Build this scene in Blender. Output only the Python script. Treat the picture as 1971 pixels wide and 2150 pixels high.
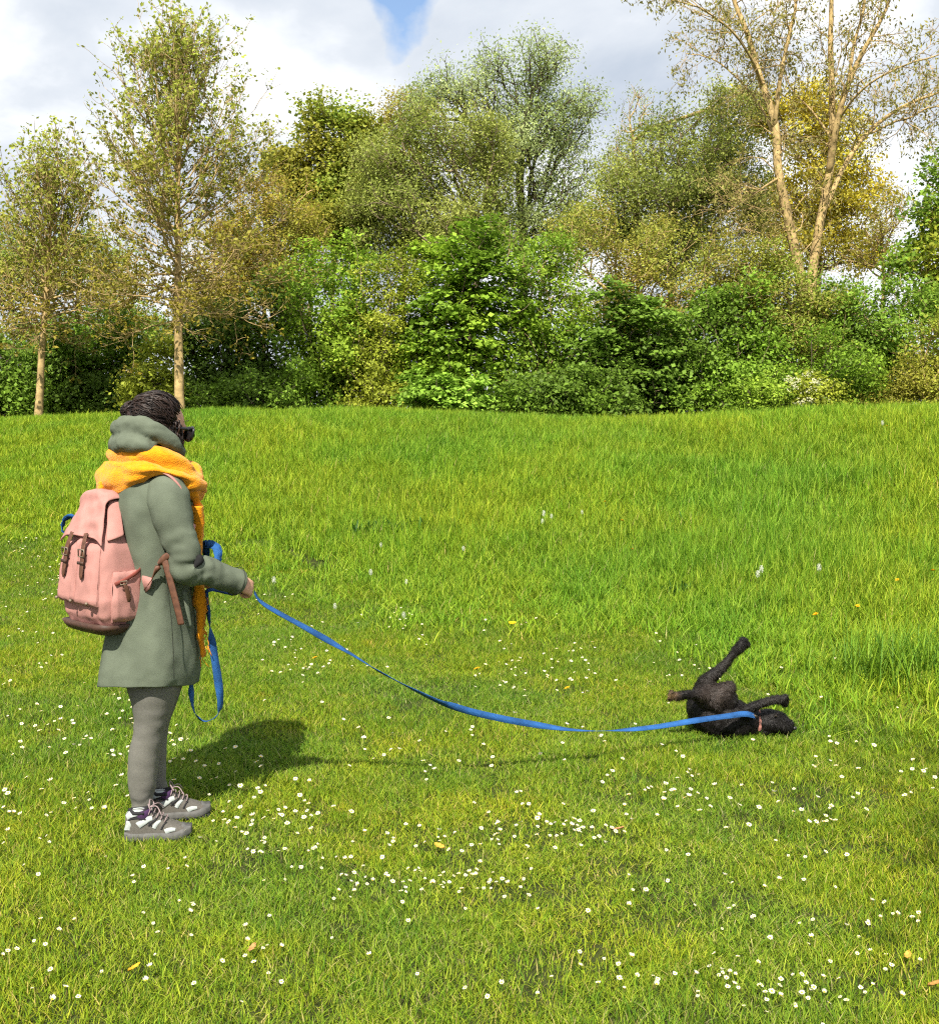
import bpy, bmesh, math, random
import numpy as np
from mathutils import Vector, Matrix, noise

scene = bpy.context.scene
for o in list(bpy.data.objects):
    bpy.data.objects.remove(o)
C = scene.collection
RNG = np.random.default_rng(7)
random.seed(7)

# ------------------------------------------------------------------ camera
F = 2306.0                       # focal length in photograph pixels (1971 x 2150)
CX, CY, HOR, CAMZ = 985.5, 1075.0, 908.6, 1.5
PITCH = math.atan((CY - HOR) / F)
cam = bpy.data.cameras.new('camera')
cam.sensor_fit = 'VERTICAL'
cam.sensor_height = 24.0
cam.lens = 24.0 * F / 2150.0
cam.clip_start, cam.clip_end = 0.05, 2000.0
camo = bpy.data.objects.new('camera', cam)
C.objects.link(camo)
camo.location = (0, 0, CAMZ)
camo.rotation_euler = (math.radians(90) - PITCH, 0, 0)
scene.camera = camo

# ------------------------------------------------------------------ light
SUN_EL, SUN_AZ = math.radians(50), math.radians(11)    # light travels away from the camera and to the right
world = bpy.data.worlds.new('World')
scene.world = world
world.use_nodes = True
nt = world.node_tree
nt.nodes.clear()
def N(tree, kind, **kw):
    n = tree.nodes.new(kind)
    for k, v in kw.items():
        setattr(n, k, v)
    return n
wo = N(nt, 'ShaderNodeOutputWorld')
bg = N(nt, 'ShaderNodeBackground')
sky = N(nt, 'ShaderNodeTexSky', sky_type='NISHITA', sun_disc=False)
sky.sun_elevation = SUN_EL
sky.sun_rotation = math.radians(180) + SUN_AZ
tc = N(nt, 'ShaderNodeTexCoord')
# cloud deck: direction projected towards a high plane, so clouds flatten towards the horizon
sep = N(nt, 'ShaderNodeSeparateXYZ')
nt.links.new(tc.outputs['Generated'], sep.inputs[0])
den = N(nt, 'ShaderNodeMath', operation='ADD'); den.inputs[1].default_value = 0.38
ab = N(nt, 'ShaderNodeMath', operation='ABSOLUTE')
nt.links.new(sep.outputs['Z'], ab.inputs[0])
nt.links.new(ab.outputs[0], den.inputs[0])
dv = N(nt, 'ShaderNodeVectorMath', operation='DIVIDE')
cmb = N(nt, 'ShaderNodeCombineXYZ')
for i in range(3):
    nt.links.new(den.outputs[0], cmb.inputs[i])
nt.links.new(tc.outputs['Generated'], dv.inputs[0])
nt.links.new(cmb.outputs[0], dv.inputs[1])
mp = N(nt, 'ShaderNodeMapping')
mp.inputs['Location'].default_value = (0.35, 0.9, 0.25)
mp.inputs['Scale'].default_value = (1.0, 1.0, 1.5)
nt.links.new(dv.outputs[0], mp.inputs[0])
n1 = N(nt, 'ShaderNodeTexNoise'); n1.inputs['Scale'].default_value = 2.5; n1.inputs['Detail'].default_value = 9; n1.inputs['Roughness'].default_value = 0.52; n1.inputs['Distortion'].default_value = 0.25
nt.links.new(mp.outputs[0], n1.inputs['Vector'])
rc = N(nt, 'ShaderNodeValToRGB')
els = rc.color_ramp.elements
els[0].position = 0.29; els[0].color = (2.5, 2.9, 3.5, 1)
els[1].position = 0.57; els[1].color = (5.6, 5.7, 5.8, 1)
e = els.new(0.47); e.color = (3.9, 4.15, 4.5, 1)
nt.links.new(n1.outputs['Fac'], rc.inputs[0])
# openings in the cloud
n2 = N(nt, 'ShaderNodeTexNoise'); n2.inputs['Scale'].default_value = 1.3; n2.inputs['Detail'].default_value = 7; n2.inputs['Roughness'].default_value = 0.55
mp2 = N(nt, 'ShaderNodeMapping'); mp2.inputs['Location'].default_value = (5.2, 1.3, 2.2)
nt.links.new(dv.outputs[0], mp2.inputs[0]); nt.links.new(mp2.outputs[0], n2.inputs['Vector'])
hole = N(nt, 'ShaderNodeVectorMath', operation='DISTANCE')
hd = Vector(((855 - CX) / F, 1.0, (HOR - 25) / F)).normalized()
hole.inputs[1].default_value = hd
nt.links.new(tc.outputs['Generated'], hole.inputs[0])
hm = N(nt, 'ShaderNodeMapRange'); hm.inputs['From Min'].default_value = 0.03; hm.inputs['From Max'].default_value = 0.10
hm.inputs['To Min'].default_value = 0.42; hm.inputs['To Max'].default_value = 0.0
n3 = N(nt, 'ShaderNodeTexNoise'); n3.inputs['Scale'].default_value = 22; n3.inputs['Detail'].default_value = 6
nt.links.new(tc.outputs['Generated'], n3.inputs['Vector'])
ho = N(nt, 'ShaderNodeMath', operation='MULTIPLY_ADD'); ho.inputs[1].default_value = 0.09; nt.links.new(n3.outputs['Fac'], ho.inputs[0])
nt.links.new(hole.outputs['Value'], ho.inputs[2])
nt.links.new(ho.outputs[0], hm.inputs[0])
sub = N(nt, 'ShaderNodeMath', operation='SUBTRACT')
nt.links.new(n2.outputs['Fac'], sub.inputs[0]); nt.links.new(hm.outputs[0], sub.inputs[1])
cv = N(nt, 'ShaderNodeMapRange'); cv.inputs['From Min'].default_value = 0.26; cv.inputs['From Max'].default_value = 0.38
nt.links.new(sub.outputs[0], cv.inputs[0])
mx = N(nt, 'ShaderNodeMix', data_type='RGBA')
nt.links.new(cv.outputs[0], mx.inputs['Factor'])
nt.links.new(sky.outputs[0], mx.inputs['A'])
nt.links.new(rc.outputs[0], mx.inputs['B'])
nt.links.new(mx.outputs['Result'], bg.inputs['Color'])
bg.inputs['Strength'].default_value = 0.12
nt.links.new(bg.outputs[0], wo.inputs['Surface'])

sl = bpy.data.lights.new('sun', 'SUN')
sl.energy = 5.0
sl.angle = math.radians(0.5)
sl.color = (1.0, 0.93, 0.82)
so = bpy.data.objects.new('sun', sl)
C.objects.link(so)
ld = Vector((math.sin(SUN_AZ) * math.cos(SUN_EL), math.cos(SUN_AZ) * math.cos(SUN_EL), -math.sin(SUN_EL)))
so.rotation_euler = ld.to_track_quat('-Z', 'Y').to_euler()
so.location = (-5, -20, 25)

scene.view_settings.view_transform = 'Standard'
scene.view_settings.look = 'None'
scene.view_settings.exposure = 0.82
scene.view_settings.gamma = 1.0
scene.render.engine = 'CYCLES'
cy = scene.cycles
cy.max_bounces = 4; cy.diffuse_bounces = 2; cy.glossy_bounces = 2; cy.transmission_bounces = 4; cy.transparent_max_bounces = 4
cy.caustics_reflective = False; cy.caustics_refractive = False
cy.sample_clamp_indirect = 4.0
cy.use_denoising = False
cy.use_adaptive_sampling = True; cy.adaptive_threshold = 0.02; cy.adaptive_min_samples = 16
cy.pixel_filter_type = 'BLACKMAN_HARRIS'
cy.filter_width = 1.2

# ------------------------------------------------------------------ projection helpers
FW = np.array([0, math.cos(PITCH), -math.sin(PITCH)]); UP = np.array([0, math.sin(PITCH), math.cos(PITCH)])
def at(sx, sy, Y):
    """the point of the place at ground distance Y that the photograph shows at (sx, sy)"""
    d = np.array([(sx - CX) / F, 0, 0]) + UP * (-(sy - CY) / F) + FW
    t = Y / d[1]
    return np.array([d[0] * t, Y, CAMZ + d[2] * t])

# ------------------------------------------------------------------ terrain
_tx = np.linspace(-900, 2900, 400)
_cr = np.interp(_tx, [-900, -300, 0, 107, 213, 405, 533, 660, 832, 960, 1066, 1173, 1333, 1493, 1653, 1813, 1971, 2300, 2900],
                [880, 878, 875, 873, 866, 857, 862, 861, 858, 866, 875, 879, 879, 872, 861, 855, 850, 846, 846])
_k = np.exp(-0.5 * (np.arange(-12, 13) / 5.0) ** 2); _k /= _k.sum()
_cr = np.convolve(np.pad(_cr, 12, mode='edge'), _k, mode='valid')
def params(x, y):
    t = np.clip(x / np.maximum(y, 1.0), -0.8, 0.8)
    sx = CX + F * t
    d1 = np.interp(sx, [-900, 0, 1971, 2900], [26, 23, 15.5, 15])
    d0 = np.interp(sx, [-900, 0, 700, 1000, 1500, 1971, 2900], [9.5, 9, 8.5, 7.5, 6.3, 5.6, 5])
    dB = np.interp(sx, [-900, 0, 450, 900, 1400, 1700, 1971, 2900], [13.5, 13.0, 11.5, 9.2, 7.9, 7.1, 6.2, 5.5])
    zc = CAMZ + (HOR - np.interp(sx, _tx, _cr)) / F * d1 - 0.16
    return d0, d1, dB, zc
def gz(x, y):
    x = np.asarray(x, float); y = np.asarray(y, float)
    d0, d1, dB, zc = params(x, y)
    s = np.clip((y - d0) / (d1 - d0), 0, 1)
    z = zc * (s * s * (3 - 2 * s))
    z = z + 0.012 * np.sin(x * 1.9 + 0.6 * y) * np.sin(y * 1.3 - 0.4 * x) * np.clip((y - 2) / 3, 0, 1)
    return z
def ground_at(sx, sy):
    """where the line of sight through (sx, sy) meets the ground"""
    Y = np.linspace(2.2, 24, 2200)
    d = np.array([(sx - CX) / F, 0, 0]) + UP * (-(sy - CY) / F) + FW
    X = d[0] / d[1] * Y; Z = CAMZ + d[2] / d[1] * Y
    hit = np.nonzero(Z <= gz(X, Y))[0]
    i = hit[0] if len(hit) else len(Y) - 1
    return np.array([X[i], Y[i], float(gz(X[i], Y[i]))])

# ------------------------------------------------------------------ material helpers
def mat(name, color, rough=0.8, spec=0.3, noise_amt=0.25, noise_scale=30.0, bump=0.0, bump_scale=200.0, sheen=0.0, attr=None, detail=4.0):
    m = bpy.data.materials.new(name); m.use_nodes = True
    t = m.node_tree; b = t.nodes['Principled BSDF']
    b.inputs['Roughness'].default_value = rough
    b.inputs['Specular IOR Level'].default_value = spec
    if sheen:
        b.inputs['Sheen Weight'].default_value = sheen; b.inputs['Sheen Roughness'].default_value = 0.5
    tcn = N(t, 'ShaderNodeTexCoord')
    nz = N(t, 'ShaderNodeTexNoise'); nz.inputs['Scale'].default_value = noise_scale; nz.inputs['Detail'].default_value = detail
    t.links.new(tcn.outputs['Object'], nz.inputs['Vector'])
    mr = N(t, 'ShaderNodeMapRange'); mr.inputs['From Min'].default_value = 0.3; mr.inputs['From Max'].default_value = 0.7
    mr.inputs['To Min'].default_value = 1 - noise_amt; mr.inputs['To Max'].default_value = 1 + noise_amt
    t.links.new(nz.outputs['Fac'], mr.inputs[0])
    mul = N(t, 'ShaderNodeVectorMath', operation='SCALE')
    if attr:
        a = N(t, 'ShaderNodeAttribute', attribute_name=attr); t.links.new(a.outputs['Color'], mul.inputs[0])
    else:
        mul.inputs[0].default_value = color[:3]
    t.links.new(mr.outputs[0], mul.inputs['Scale'])
    t.links.new(mul.outputs[0], b.inputs['Base Color'])
    if bump:
        nb = N(t, 'ShaderNodeTexNoise'); nb.inputs['Scale'].default_value = bump_scale; nb.inputs['Detail'].default_value = 3
        t.links.new(tcn.outputs['Object'], nb.inputs['Vector'])
        bp = N(t, 'ShaderNodeBump'); bp.inputs['Strength'].default_value = bump; bp.inputs['Distance'].default_value = 0.01
        t.links.new(nb.outputs['Fac'], bp.inputs['Height']); t.links.new(bp.outputs[0], b.inputs['Normal'])
    return m
def leaf_mat(name, transl=0.35, rough=0.55, spec=0.3, patch=None):
    """leaf or blade: colour from the 'col' attribute, light passes through; patch = colour drift over the place"""
    m = bpy.data.materials.new(name); m.use_nodes = True
    t = m.node_tree; b = t.nodes['Principled BSDF']; out = t.nodes['Material Output']
    a = N(t, 'ShaderNodeAttribute', attribute_name='col')
    col = a.outputs['Color']
    if patch:
        g = N(t, 'ShaderNodeNewGeometry')
        for (sc, lo, hi, ca, cb) in patch:
            nz = N(t, 'ShaderNodeTexNoise'); nz.inputs['Scale'].default_value = sc; nz.inputs['Detail'].default_value = 4; nz.inputs['Roughness'].default_value = 0.6
            t.links.new(g.outputs['Position'], nz.inputs['Vector'])
            mr = N(t, 'ShaderNodeMapRange', interpolation_type='SMOOTHSTEP'); mr.inputs['From Min'].default_value = lo; mr.inputs['From Max'].default_value = hi
            t.links.new(nz.outputs['Fac'], mr.inputs[0])
            mxx = N(t, 'ShaderNodeMix', data_type='RGBA')
            mxx.inputs['A'].default_value = (*ca, 1); mxx.inputs['B'].default_value = (*cb, 1)
            t.links.new(mr.outputs[0], mxx.inputs['Factor'])
            mu = N(t, 'ShaderNodeMix', data_type='RGBA', blend_type='MULTIPLY'); mu.inputs['Factor'].default_value = 1
            t.links.new(col, mu.inputs['A']); t.links.new(mxx.outputs['Result'], mu.inputs['B'])
            col = mu.outputs['Result']
    t.links.new(col, b.inputs['Base Color'])
    b.inputs['Roughness'].default_value = rough
    b.inputs['Specular IOR Level'].default_value = spec
    tr = N(t, 'ShaderNodeBsdfTranslucent')
    t.links.new(col, tr.inputs['Color'])
    ms = N(t, 'ShaderNodeMixShader'); ms.inputs[0].default_value = transl
    t.links.new(b.outputs[0], ms.inputs[1]); t.links.new(tr.outputs[0], ms.inputs[2]); t.links.new(ms.outputs[0], out.inputs['Surface'])
    return m

# ------------------------------------------------------------------ mesh helpers
def mesh_np(name, V, faces, col=None, smooth=False):
    """faces: (n,k) array, or list of such arrays"""
    if not isinstance(faces, (list, tuple)):
        faces = [faces]
    faces = [np.asarray(f, np.int32) for f in faces if len(f)]
    me = bpy.data.meshes.new(name)
    V = np.asarray(V, np.float32)
    me.vertices.add(len(V)); me.vertices.foreach_set('co', V.ravel())
    nl = sum(f.size for f in faces); nf = sum(len(f) for f in faces)
    me.loops.add(nl); me.polygons.add(nf)
    me.loops.foreach_set('vertex_index', np.concatenate([f.ravel() for f in faces]))
    st = []; s = 0
    for f in faces:
        st.append(s + np.arange(len(f)) * f.shape[1]); s += f.size
    me.polygons.foreach_set('loop_start', np.concatenate(st).astype(np.int32))
    if smooth:
        me.polygons.foreach_set('use_smooth', np.ones(nf, bool))
    if col is not None:
        at_ = me.attributes.new('col', 'FLOAT_COLOR', 'POINT')
        c4 = np.ones((len(V), 4), np.float32); c4[:, :3] = col
        at_.data.foreach_set('color', c4.ravel())
    me.update(calc_edges=True)
    return me
def link(name, me, m, parent=None, loc=None):
    """link a mesh whose vertices are in world coordinates; the object's origin is loc (parts: the thing's origin)"""
    o = bpy.data.objects.new(name, me)
    C.objects.link(o)
    if m is not None:
        for mm in (m if isinstance(m, (list, tuple)) else [m]):
            me.materials.append(mm)
    w = None
    if parent is not None:
        w = parent.get('_w'); o.parent = parent
        base = np.array(w); o['_w'] = list(w)
    else:
        base = np.array(loc if loc is not None else (0, 0, 0)); o.location = base; o['_w'] = [float(q) for q in base]
    co = np.empty(len(me.vertices) * 3, np.float32); me.vertices.foreach_get('co', co)
    co = co.reshape(-1, 3) - base.astype(np.float32)
    me.vertices.foreach_set('co', co.ravel()); me.update()
    return o
def tag(o, label, cat=None, group=None, kind=None):
    if label: o['label'] = label
    if cat: o['category'] = cat
    if group: o['group'] = group
    if kind: o['kind'] = kind
    return o
def thing(name, label, cat, loc, group=None):
    o = bpy.data.objects.new(name, None); C.objects.link(o)
    o.location = loc; o['_w'] = [float(q) for q in loc]
    o.empty_display_size = 0.1
    return tag(o, label, cat, group)
def catmull(pts, m):
    P = np.asarray(pts, float); n = len(P)
    E = np.vstack([2 * P[0] - P[1], P, 2 * P[-1] - P[-2]])
    u = np.linspace(0, n - 1 - 1e-9, m); i = u.astype(int); f = (u - i)[:, None]
    p0, p1, p2, p3 = E[i], E[i + 1], E[i + 2], E[i + 3]
    return 0.5 * (2 * p1 + (p2 - p0) * f + (2 * p0 - 5 * p1 + 4 * p2 - p3) * f ** 2 + (3 * p1 - p0 - 3 * p2 + p3) * f ** 3)
def nrm(v):
    return v / np.maximum(np.linalg.norm(v, axis=-1, keepdims=True), 1e-9)
class MB:
    """collects shapes into one mesh"""
    def __init__(s): s.V = []; s.Fq = []; s.Ft = []; s.n = 0; s.mi = []; s.cur = 0; s.miq = []; s.mit = []
    def add(s, V, quads=(), tris=()):
        V = np.asarray(V, float); s.V.append(V)
        if len(quads): s.Fq.append(np.asarray(quads, int) + s.n); s.miq += [s.cur] * len(quads)
        if len(tris): s.Ft.append(np.asarray(tris, int) + s.n); s.mit += [s.cur] * len(tris)
        s.n += len(V)
        return s
    def grid(s, G, closed_v=False, cap=False):
        """G (a,b,3): rows a, columns b (columns wrap if closed_v)"""
        a, b = G.shape[:2]; idx = np.arange(a * b).reshape(a, b)
        nx = np.roll(idx, -1, 1) if closed_v else idx[:, 1:]
        cu = idx if closed_v else idx[:, :-1]
        q = np.stack([cu[:-1], nx[:-1], nx[1:], cu[1:]], -1).reshape(-1, 4)
        V = G.reshape(-1, 3); tr = []
        if cap:
            V = np.vstack([V, G[0].mean(0), G[-1].mean(0)]); c0, c1 = a * b, a * b + 1
            r0, r1 = idx[0], idx[-1]
            tr = np.vstack([np.stack([np.roll(r0, -1), r0, np.full(b, c0)], -1), np.stack([r1, np.roll(r1, -1), np.full(b, c1)], -1)])
        return s.add(V, q, tr)
    def tube(s, path, rad, k=10, up=None, cap=True, closed=False):
        P = np.asarray(path, float); n = len(P)
        R = np.asarray(rad, float)
        if R.ndim == 0: R = np.full((n, 2), float(R))
        if R.ndim == 1: R = np.stack([R, R], 1)
        if closed:
            T = nrm(np.roll(P, -1, 0) - np.roll(P, 1, 0))
        else:
            T = nrm(np.gradient(P, axis=0))
        if up is None:
            ref = np.array([0.31, 0.2, 0.93]); 
            nn = np.zeros_like(P); v = ref - T[0] * ref.dot(T[0]); v /= np.linalg.norm(v); nn[0] = v
            for i in range(1, n):
                v = nn[i - 1] - T[i] * nn[i - 1].dot(T[i]); nn[i] = v / max(np.linalg.norm(v), 1e-9)
        else:
            up = np.asarray(up, float)
            nn = nrm(up - T * np.sum(up * T, 1, keepdims=True))
        B = np.cross(T, nn)
        a = np.linspace(0, 2 * np.pi, k, endpoint=False)
        G = P[:, None] + R[:, 0, None, None] * np.cos(a)[None, :, None] * nn[:, None] + R[:, 1, None, None] * np.sin(a)[None, :, None] * B[:, None]
        if closed:
            G = np.concatenate([G, G[:1]], 0); cap = False
        return s.grid(G, True, cap)
    def ellipsoid(s, c, r, k=16, h=10, rot=None):
        th = np.linspace(0.08, np.pi - 0.08, h); ph = np.linspace(0, 2 * np.pi, k, endpoint=False)
        G = np.stack([np.sin(th)[:, None] * np.cos(ph), np.sin(th)[:, None] * np.sin(ph), np.cos(th)[:, None] * np.ones(k)], -1) * np.asarray(r, float)
        if rot is not None: G = G @ np.asarray(rot).T
        return s.grid(G[::-1] + np.asarray(c, float), True, True)
    def box(s, c, half, ax=None):
        ax = np.eye(3) if ax is None else np.asarray(ax)
        sg = np.array([[x, y, z] for x in (-1, 1) for y in (-1, 1) for z in (-1, 1)], float) * np.asarray(half)
        q = [[0, 1, 3, 2], [4, 6, 7, 5], [0, 4, 5, 1], [2, 3, 7, 6], [0, 2, 6, 4], [1, 5, 7, 3]]
        return s.add(sg @ ax + np.asarray(c, float), q)
    def mesh(s, name, smooth=True, col=None):
        me = mesh_np(name, np.vstack(s.V), [np.vstack(s.Fq) if s.Fq else [], np.vstack(s.Ft) if s.Ft else []], col, smooth)
        mi = s.miq + s.mit
        if any(mi): me.polygons.foreach_set('material_index', np.array(mi, np.int32))
        return me
    def build(s, name, m, parent=None, loc=None, smooth=True, col=None):
        return link(name, s.mesh(name, smooth, col), m, parent, loc)
def remesh(mb, voxel, smooth=6, fac=0.5):
    me = mb.mesh('tmp'); ob = bpy.data.objects.new('tmp', me); C.objects.link(ob)
    md = ob.modifiers.new('r', 'REMESH'); md.mode = 'VOXEL'; md.voxel_size = voxel; md.use_smooth_shade = True
    sm = ob.modifiers.new('s', 'SMOOTH'); sm.iterations = smooth; sm.factor = fac
    dg = bpy.context.evaluated_depsgraph_get()
    res = bpy.data.meshes.new_from_object(ob.evaluated_get(dg))
    bpy.data.objects.remove(ob); bpy.data.meshes.remove(me)
    res.polygons.foreach_set('use_smooth', np.ones(len(res.polygons), bool))
    return res
def verts(me):
    co = np.empty(len(me.vertices) * 3, np.float32); me.vertices.foreach_get('co', co); return co.reshape(-1, 3)
def wrinkle(me, amp, scale, seed=0, octaves=3, stretch=(1, 1, 1)):
    co = verts(me); no = np.empty(len(co) * 3, np.float32); me.vertex_normals.foreach_get('vector', no); no = no.reshape(-1, 3)
    d = np.array([noise.fractal(Vector(((p[0] * stretch[0] + seed) * scale, p[1] * stretch[1] * scale, p[2] * stretch[2] * scale)), 1.0, 2.0, octaves) for p in co.astype(float)])
    me.vertices.foreach_set('co', (co + no * (d * amp)[:, None]).astype(np.float32).ravel()); me.update()
def crease(me, amp, scale, seed=0, stretch=(1, 1, 1), mask=None):
    """sharp valleys in cloth: ridged noise pushed inwards"""
    co = verts(me); no = np.empty(len(co) * 3, np.float32); me.vertex_normals.foreach_get('vector', no); no = no.reshape(-1, 3)
    d = np.array([max(0.0, 1 - 3.2 * abs(noise.noise(Vector(((q[0] * stretch[0] + seed) * scale, q[1] * stretch[1] * scale, q[2] * stretch[2] * scale))))) ** 1.5 for q in co.astype(float)])
    if mask is not None: d = d * mask(co.astype(float))
    me.vertices.foreach_set('co', (co - no * (d * amp)[:, None]).astype(np.float32).ravel()); me.update()
def subsurf(o, lv=1):
    m = o.modifiers.new('s', 'SUBSURF'); m.levels = lv; m.render_levels = lv
# ------------------------------------------------------------------ ground
def axis(lo, hi, n, p):
    u = np.linspace(-1, 1, n); g = np.sign(u) * np.abs(u) ** p
    return np.where(g < 0, -g * lo, g * hi)
gx = axis(-260, 260, 261, 2.6); gy = np.concatenate([np.linspace(-60, 0, 10)[:-1], np.linspace(0, 36, 181)[:-1], 36 + 500 * np.linspace(0, 1, 30) ** 2])
GX, GY = np.meshgrid(gx, gy)
GZ = gz(GX, GY)
G = np.stack([GX, GY, GZ], -1)
m_ground = mat('soil_and_thatch', (0.035, 0.042, 0.012), 0.95, 0.1, 0.4, 9.0, detail=8)
o = MB().grid(G).build('ground', m_ground); o['kind'] = 'structure'

# ------------------------------------------------------------------ grass
PROTO = bpy.data.collections.new('prototypes')         # not linked: only a source for the grass
def blade_patch(name, nb, radius, hmin, hmax, wid, lean, cols, m, seg=3, straw=0.05, weights=None):
    r = np.random.default_rng(abs(hash(name)) % 9999 if False else sum(map(ord, name)))
    rr = radius * np.sqrt(r.random(nb)); aa = r.random(nb) * 2 * np.pi
    base = np.stack([rr * np.cos(aa), rr * np.sin(aa), np.full(nb, -0.012)], -1)
    h = hmin + (hmax - hmin) * r.random(nb) ** 1.4
    a2 = r.random(nb) * 2 * np.pi
    ld_ = np.stack([np.cos(a2), np.sin(a2), np.zeros(nb)], -1)
    le = lean * (0.25 + r.random(nb) * 1.1)
    wd = wid * (0.6 + 0.8 * r.random(nb))
    a3 = a2 + np.pi / 2 + r.normal(0, 0.5, nb)
    sd = np.stack([np.cos(a3), np.sin(a3), np.zeros(nb)], -1)
    V = []
    for k in range(seg + 1):
        u = k / seg
        ctr = base + ld_ * (h * le * u ** 1.8)[:, None] + np.array([0, 0, 1.0]) * (h * (u - 0.22 * le * u ** 2.4))[:, None]
        w = wd * (1 - 0.92 * u ** 1.7) * 0.5
        V += [ctr - sd * w[:, None], ctr + sd * w[:, None]]
    V = np.stack(V, 1)                                   # nb, 2(seg+1), 3
    fi = []
    for k in range(seg):
        fi.append([2 * k, 2 * k + 1, 2 * k + 3, 2 * k + 2])
    Fq = (np.arange(nb)[:, None, None] * (2 * seg + 2) + np.array(fi)[None]).reshape(-1, 4)
    cols = np.array(cols); ci = r.choice(len(cols), nb, p=weights)
    c = cols[ci] * (0.72 + 0.56 * r.random(nb))[:, None]
    st = r.random(nb) < straw
    c[st] = np.array([0.42, 0.36, 0.13]) * (0.7 + 0.5 * r.random(st.sum()))[:, None]
    c = np.repeat(c, 2 * seg + 2, 0)
    me = mesh_np(name, V.reshape(-1, 3), Fq, c, True)
    me.materials.append(m)
    ob = bpy.data.objects.new(name, me); PROTO.objects.link(ob)
    return ob
def scatter(name, pts, idx, rot, scl, protos, label, cat):
    me = bpy.data.meshes.new(name)
    me.vertices.add(len(pts)); me.vertices.foreach_set('co', np.asarray(pts, np.float32).ravel())
    for nm, ty, arr, key in (('idx', 'INT', np.asarray(idx, np.int32), 'value'), ('rot', 'FLOAT_VECTOR', np.asarray(rot, np.float32), 'vector'), ('scl', 'FLOAT_VECTOR', np.asarray(scl, np.float32), 'vector')):
        a = me.attributes.new(nm, ty, 'POINT'); a.data.foreach_set(key, arr.ravel())
    o = bpy.data.objects.new(name, me); C.objects.link(o)
    g = bpy.data.node_groups.new(name + '_nodes', 'GeometryNodeTree')
    g.interface.new_socket('Geometry', in_out='INPUT', socket_type='NodeSocketGeometry')
    g.interface.new_socket('Geometry', in_out='OUTPUT', socket_type='NodeSocketGeometry')
    gi = N(g, 'NodeGroupInput'); go = N(g, 'NodeGroupOutput')
    gcol = bpy.data.collections.new(name + '_blades')
    for p in protos: gcol.objects.link(p)
    ci = N(g, 'GeometryNodeCollectionInfo'); ci.inputs[0].default_value = gcol; ci.inputs[1].default_value = True; ci.inputs[2].default_value = True
    ip = N(g, 'GeometryNodeInstanceOnPoints'); ip.inputs['Pick Instance'].default_value = True
    def at_(nm, ty):
        n = N(g, 'GeometryNodeInputNamedAttribute', data_type=ty); n.inputs['Name'].default_value = nm; return n.outputs['Attribute']
    g.links.new(gi.outputs[0], ip.inputs['Points']); g.links.new(ci.outputs[0], ip.inputs['Instance'])
    g.links.new(at_('idx', 'INT'), ip.inputs['Instance Index'])
    g.links.new(at_('rot', 'FLOAT_VECTOR'), ip.inputs['Rotation'])
    g.links.new(at_('scl', 'FLOAT_VECTOR'), ip.inputs['Scale'])
    g.links.new(ip.outputs[0], go.inputs[0])
    md = o.modifiers.new('scatter', 'NODES'); md.node_group = g
    return tag(o, label, cat, kind='stuff')

m_lawn = leaf_mat('lawn_blades', 0.30, 0.6, 0.15, patch=[(0.9, 0.38, 0.62, (0.85, 0.95, 1.1), (1.16, 1.08, 0.8)), (3.2, 0.60, 0.72, (1, 1, 1), (1.22, 1.0, 0.9)), (0.35, 0.35, 0.65, (0.86, 0.92, 0.95), (1.12, 1.06, 1.0))])
m_bank = leaf_mat('bank_blades', 0.34, 0.6, 0.15, patch=[(0.5, 0.36, 0.64, (0.88, 1.0, 1.0), (1.18, 1.06, 0.9)), (0.22, 0.4, 0.6, (0.88, 0.95, 1.0), (1.1, 1.05, 0.95)), (1.6, 0.60, 0.70, (1, 1, 1), (0.72, 0.8, 0.8))])
LAWN = [(0.180, 0.275, 0.014), (0.125, 0.23, 0.012), (0.25, 0.315, 0.026), (0.08, 0.17, 0.012)]
BANK = [(0.225, 0.345, 0.020), (0.175, 0.31, 0.018), (0.30, 0.395, 0.038), (0.12, 0.24, 0.017)]
lp = [blade_patch('lawn_blades_%d' % i, 190, 0.12, 0.020, 0.054 + 0.006 * (i % 3), 0.0034, 0.75, LAWN, m_lawn, 3, 0.05) for i in range(6)]
DRY = [(0.255, 0.335, 0.020), (0.19, 0.29, 0.016), (0.32, 0.375, 0.035), (0.12, 0.21, 0.015)]
lp += [blade_patch('dry_lawn_blades_%d' % i, 190, 0.12, 0.018, 0.050 + 0.006 * (i % 3), 0.0034, 0.75, DRY, m_lawn, 3, 0.07) for i in range(6)]
bp_ = [blade_patch('bank_blades_%d' % i, 70, 0.15, 0.10, 0.27 + 0.03 * (i % 3), 0.0085, 0.42, BANK, m_bank, 3, 0.02) for i in range(6)]
DOG = at(1520, 1510, 5.40); FEET = np.array([-1.17, 4.16, 0.0])
def field(y0, y1, dens, extra=0.9):
    out = []; y = y0
    while y < y1:
        dy = 0.25 if y < 6 else 0.5
        wdt = 0.4274 * (y + dy) + extra
        n = RNG.poisson(dens(y) * dy * 2 * wdt)
        out.append(np.stack([RNG.uniform(-wdt, wdt, n), RNG.uniform(y, y + dy, n)], -1)); y += dy
    return np.vstack(out)
def near(p, c, rx, ry):
    return ((p[:, 0] - c[0]) / rx) ** 2 + ((p[:, 1] - c[1]) / ry) ** 2 < 1
pl = field(2.2, 14.5, lambda y: 190 if y < 5 else (150 if y < 8 else 95))
d0, d1, dB, zc = params(pl[:, 0], pl[:, 1])
edge = 0.35 * np.sin(pl[:, 0] * 2.1) + 0.25 * np.sin(pl[:, 0] * 5.3 + 1)
pl = pl[pl[:, 1] < dB + edge + 0.4]
tall = np.array([noise.fractal(Vector((p[0] * 0.9, p[1] * 0.9, 3.1)), 1, 2, 3) for p in pl])
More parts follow.
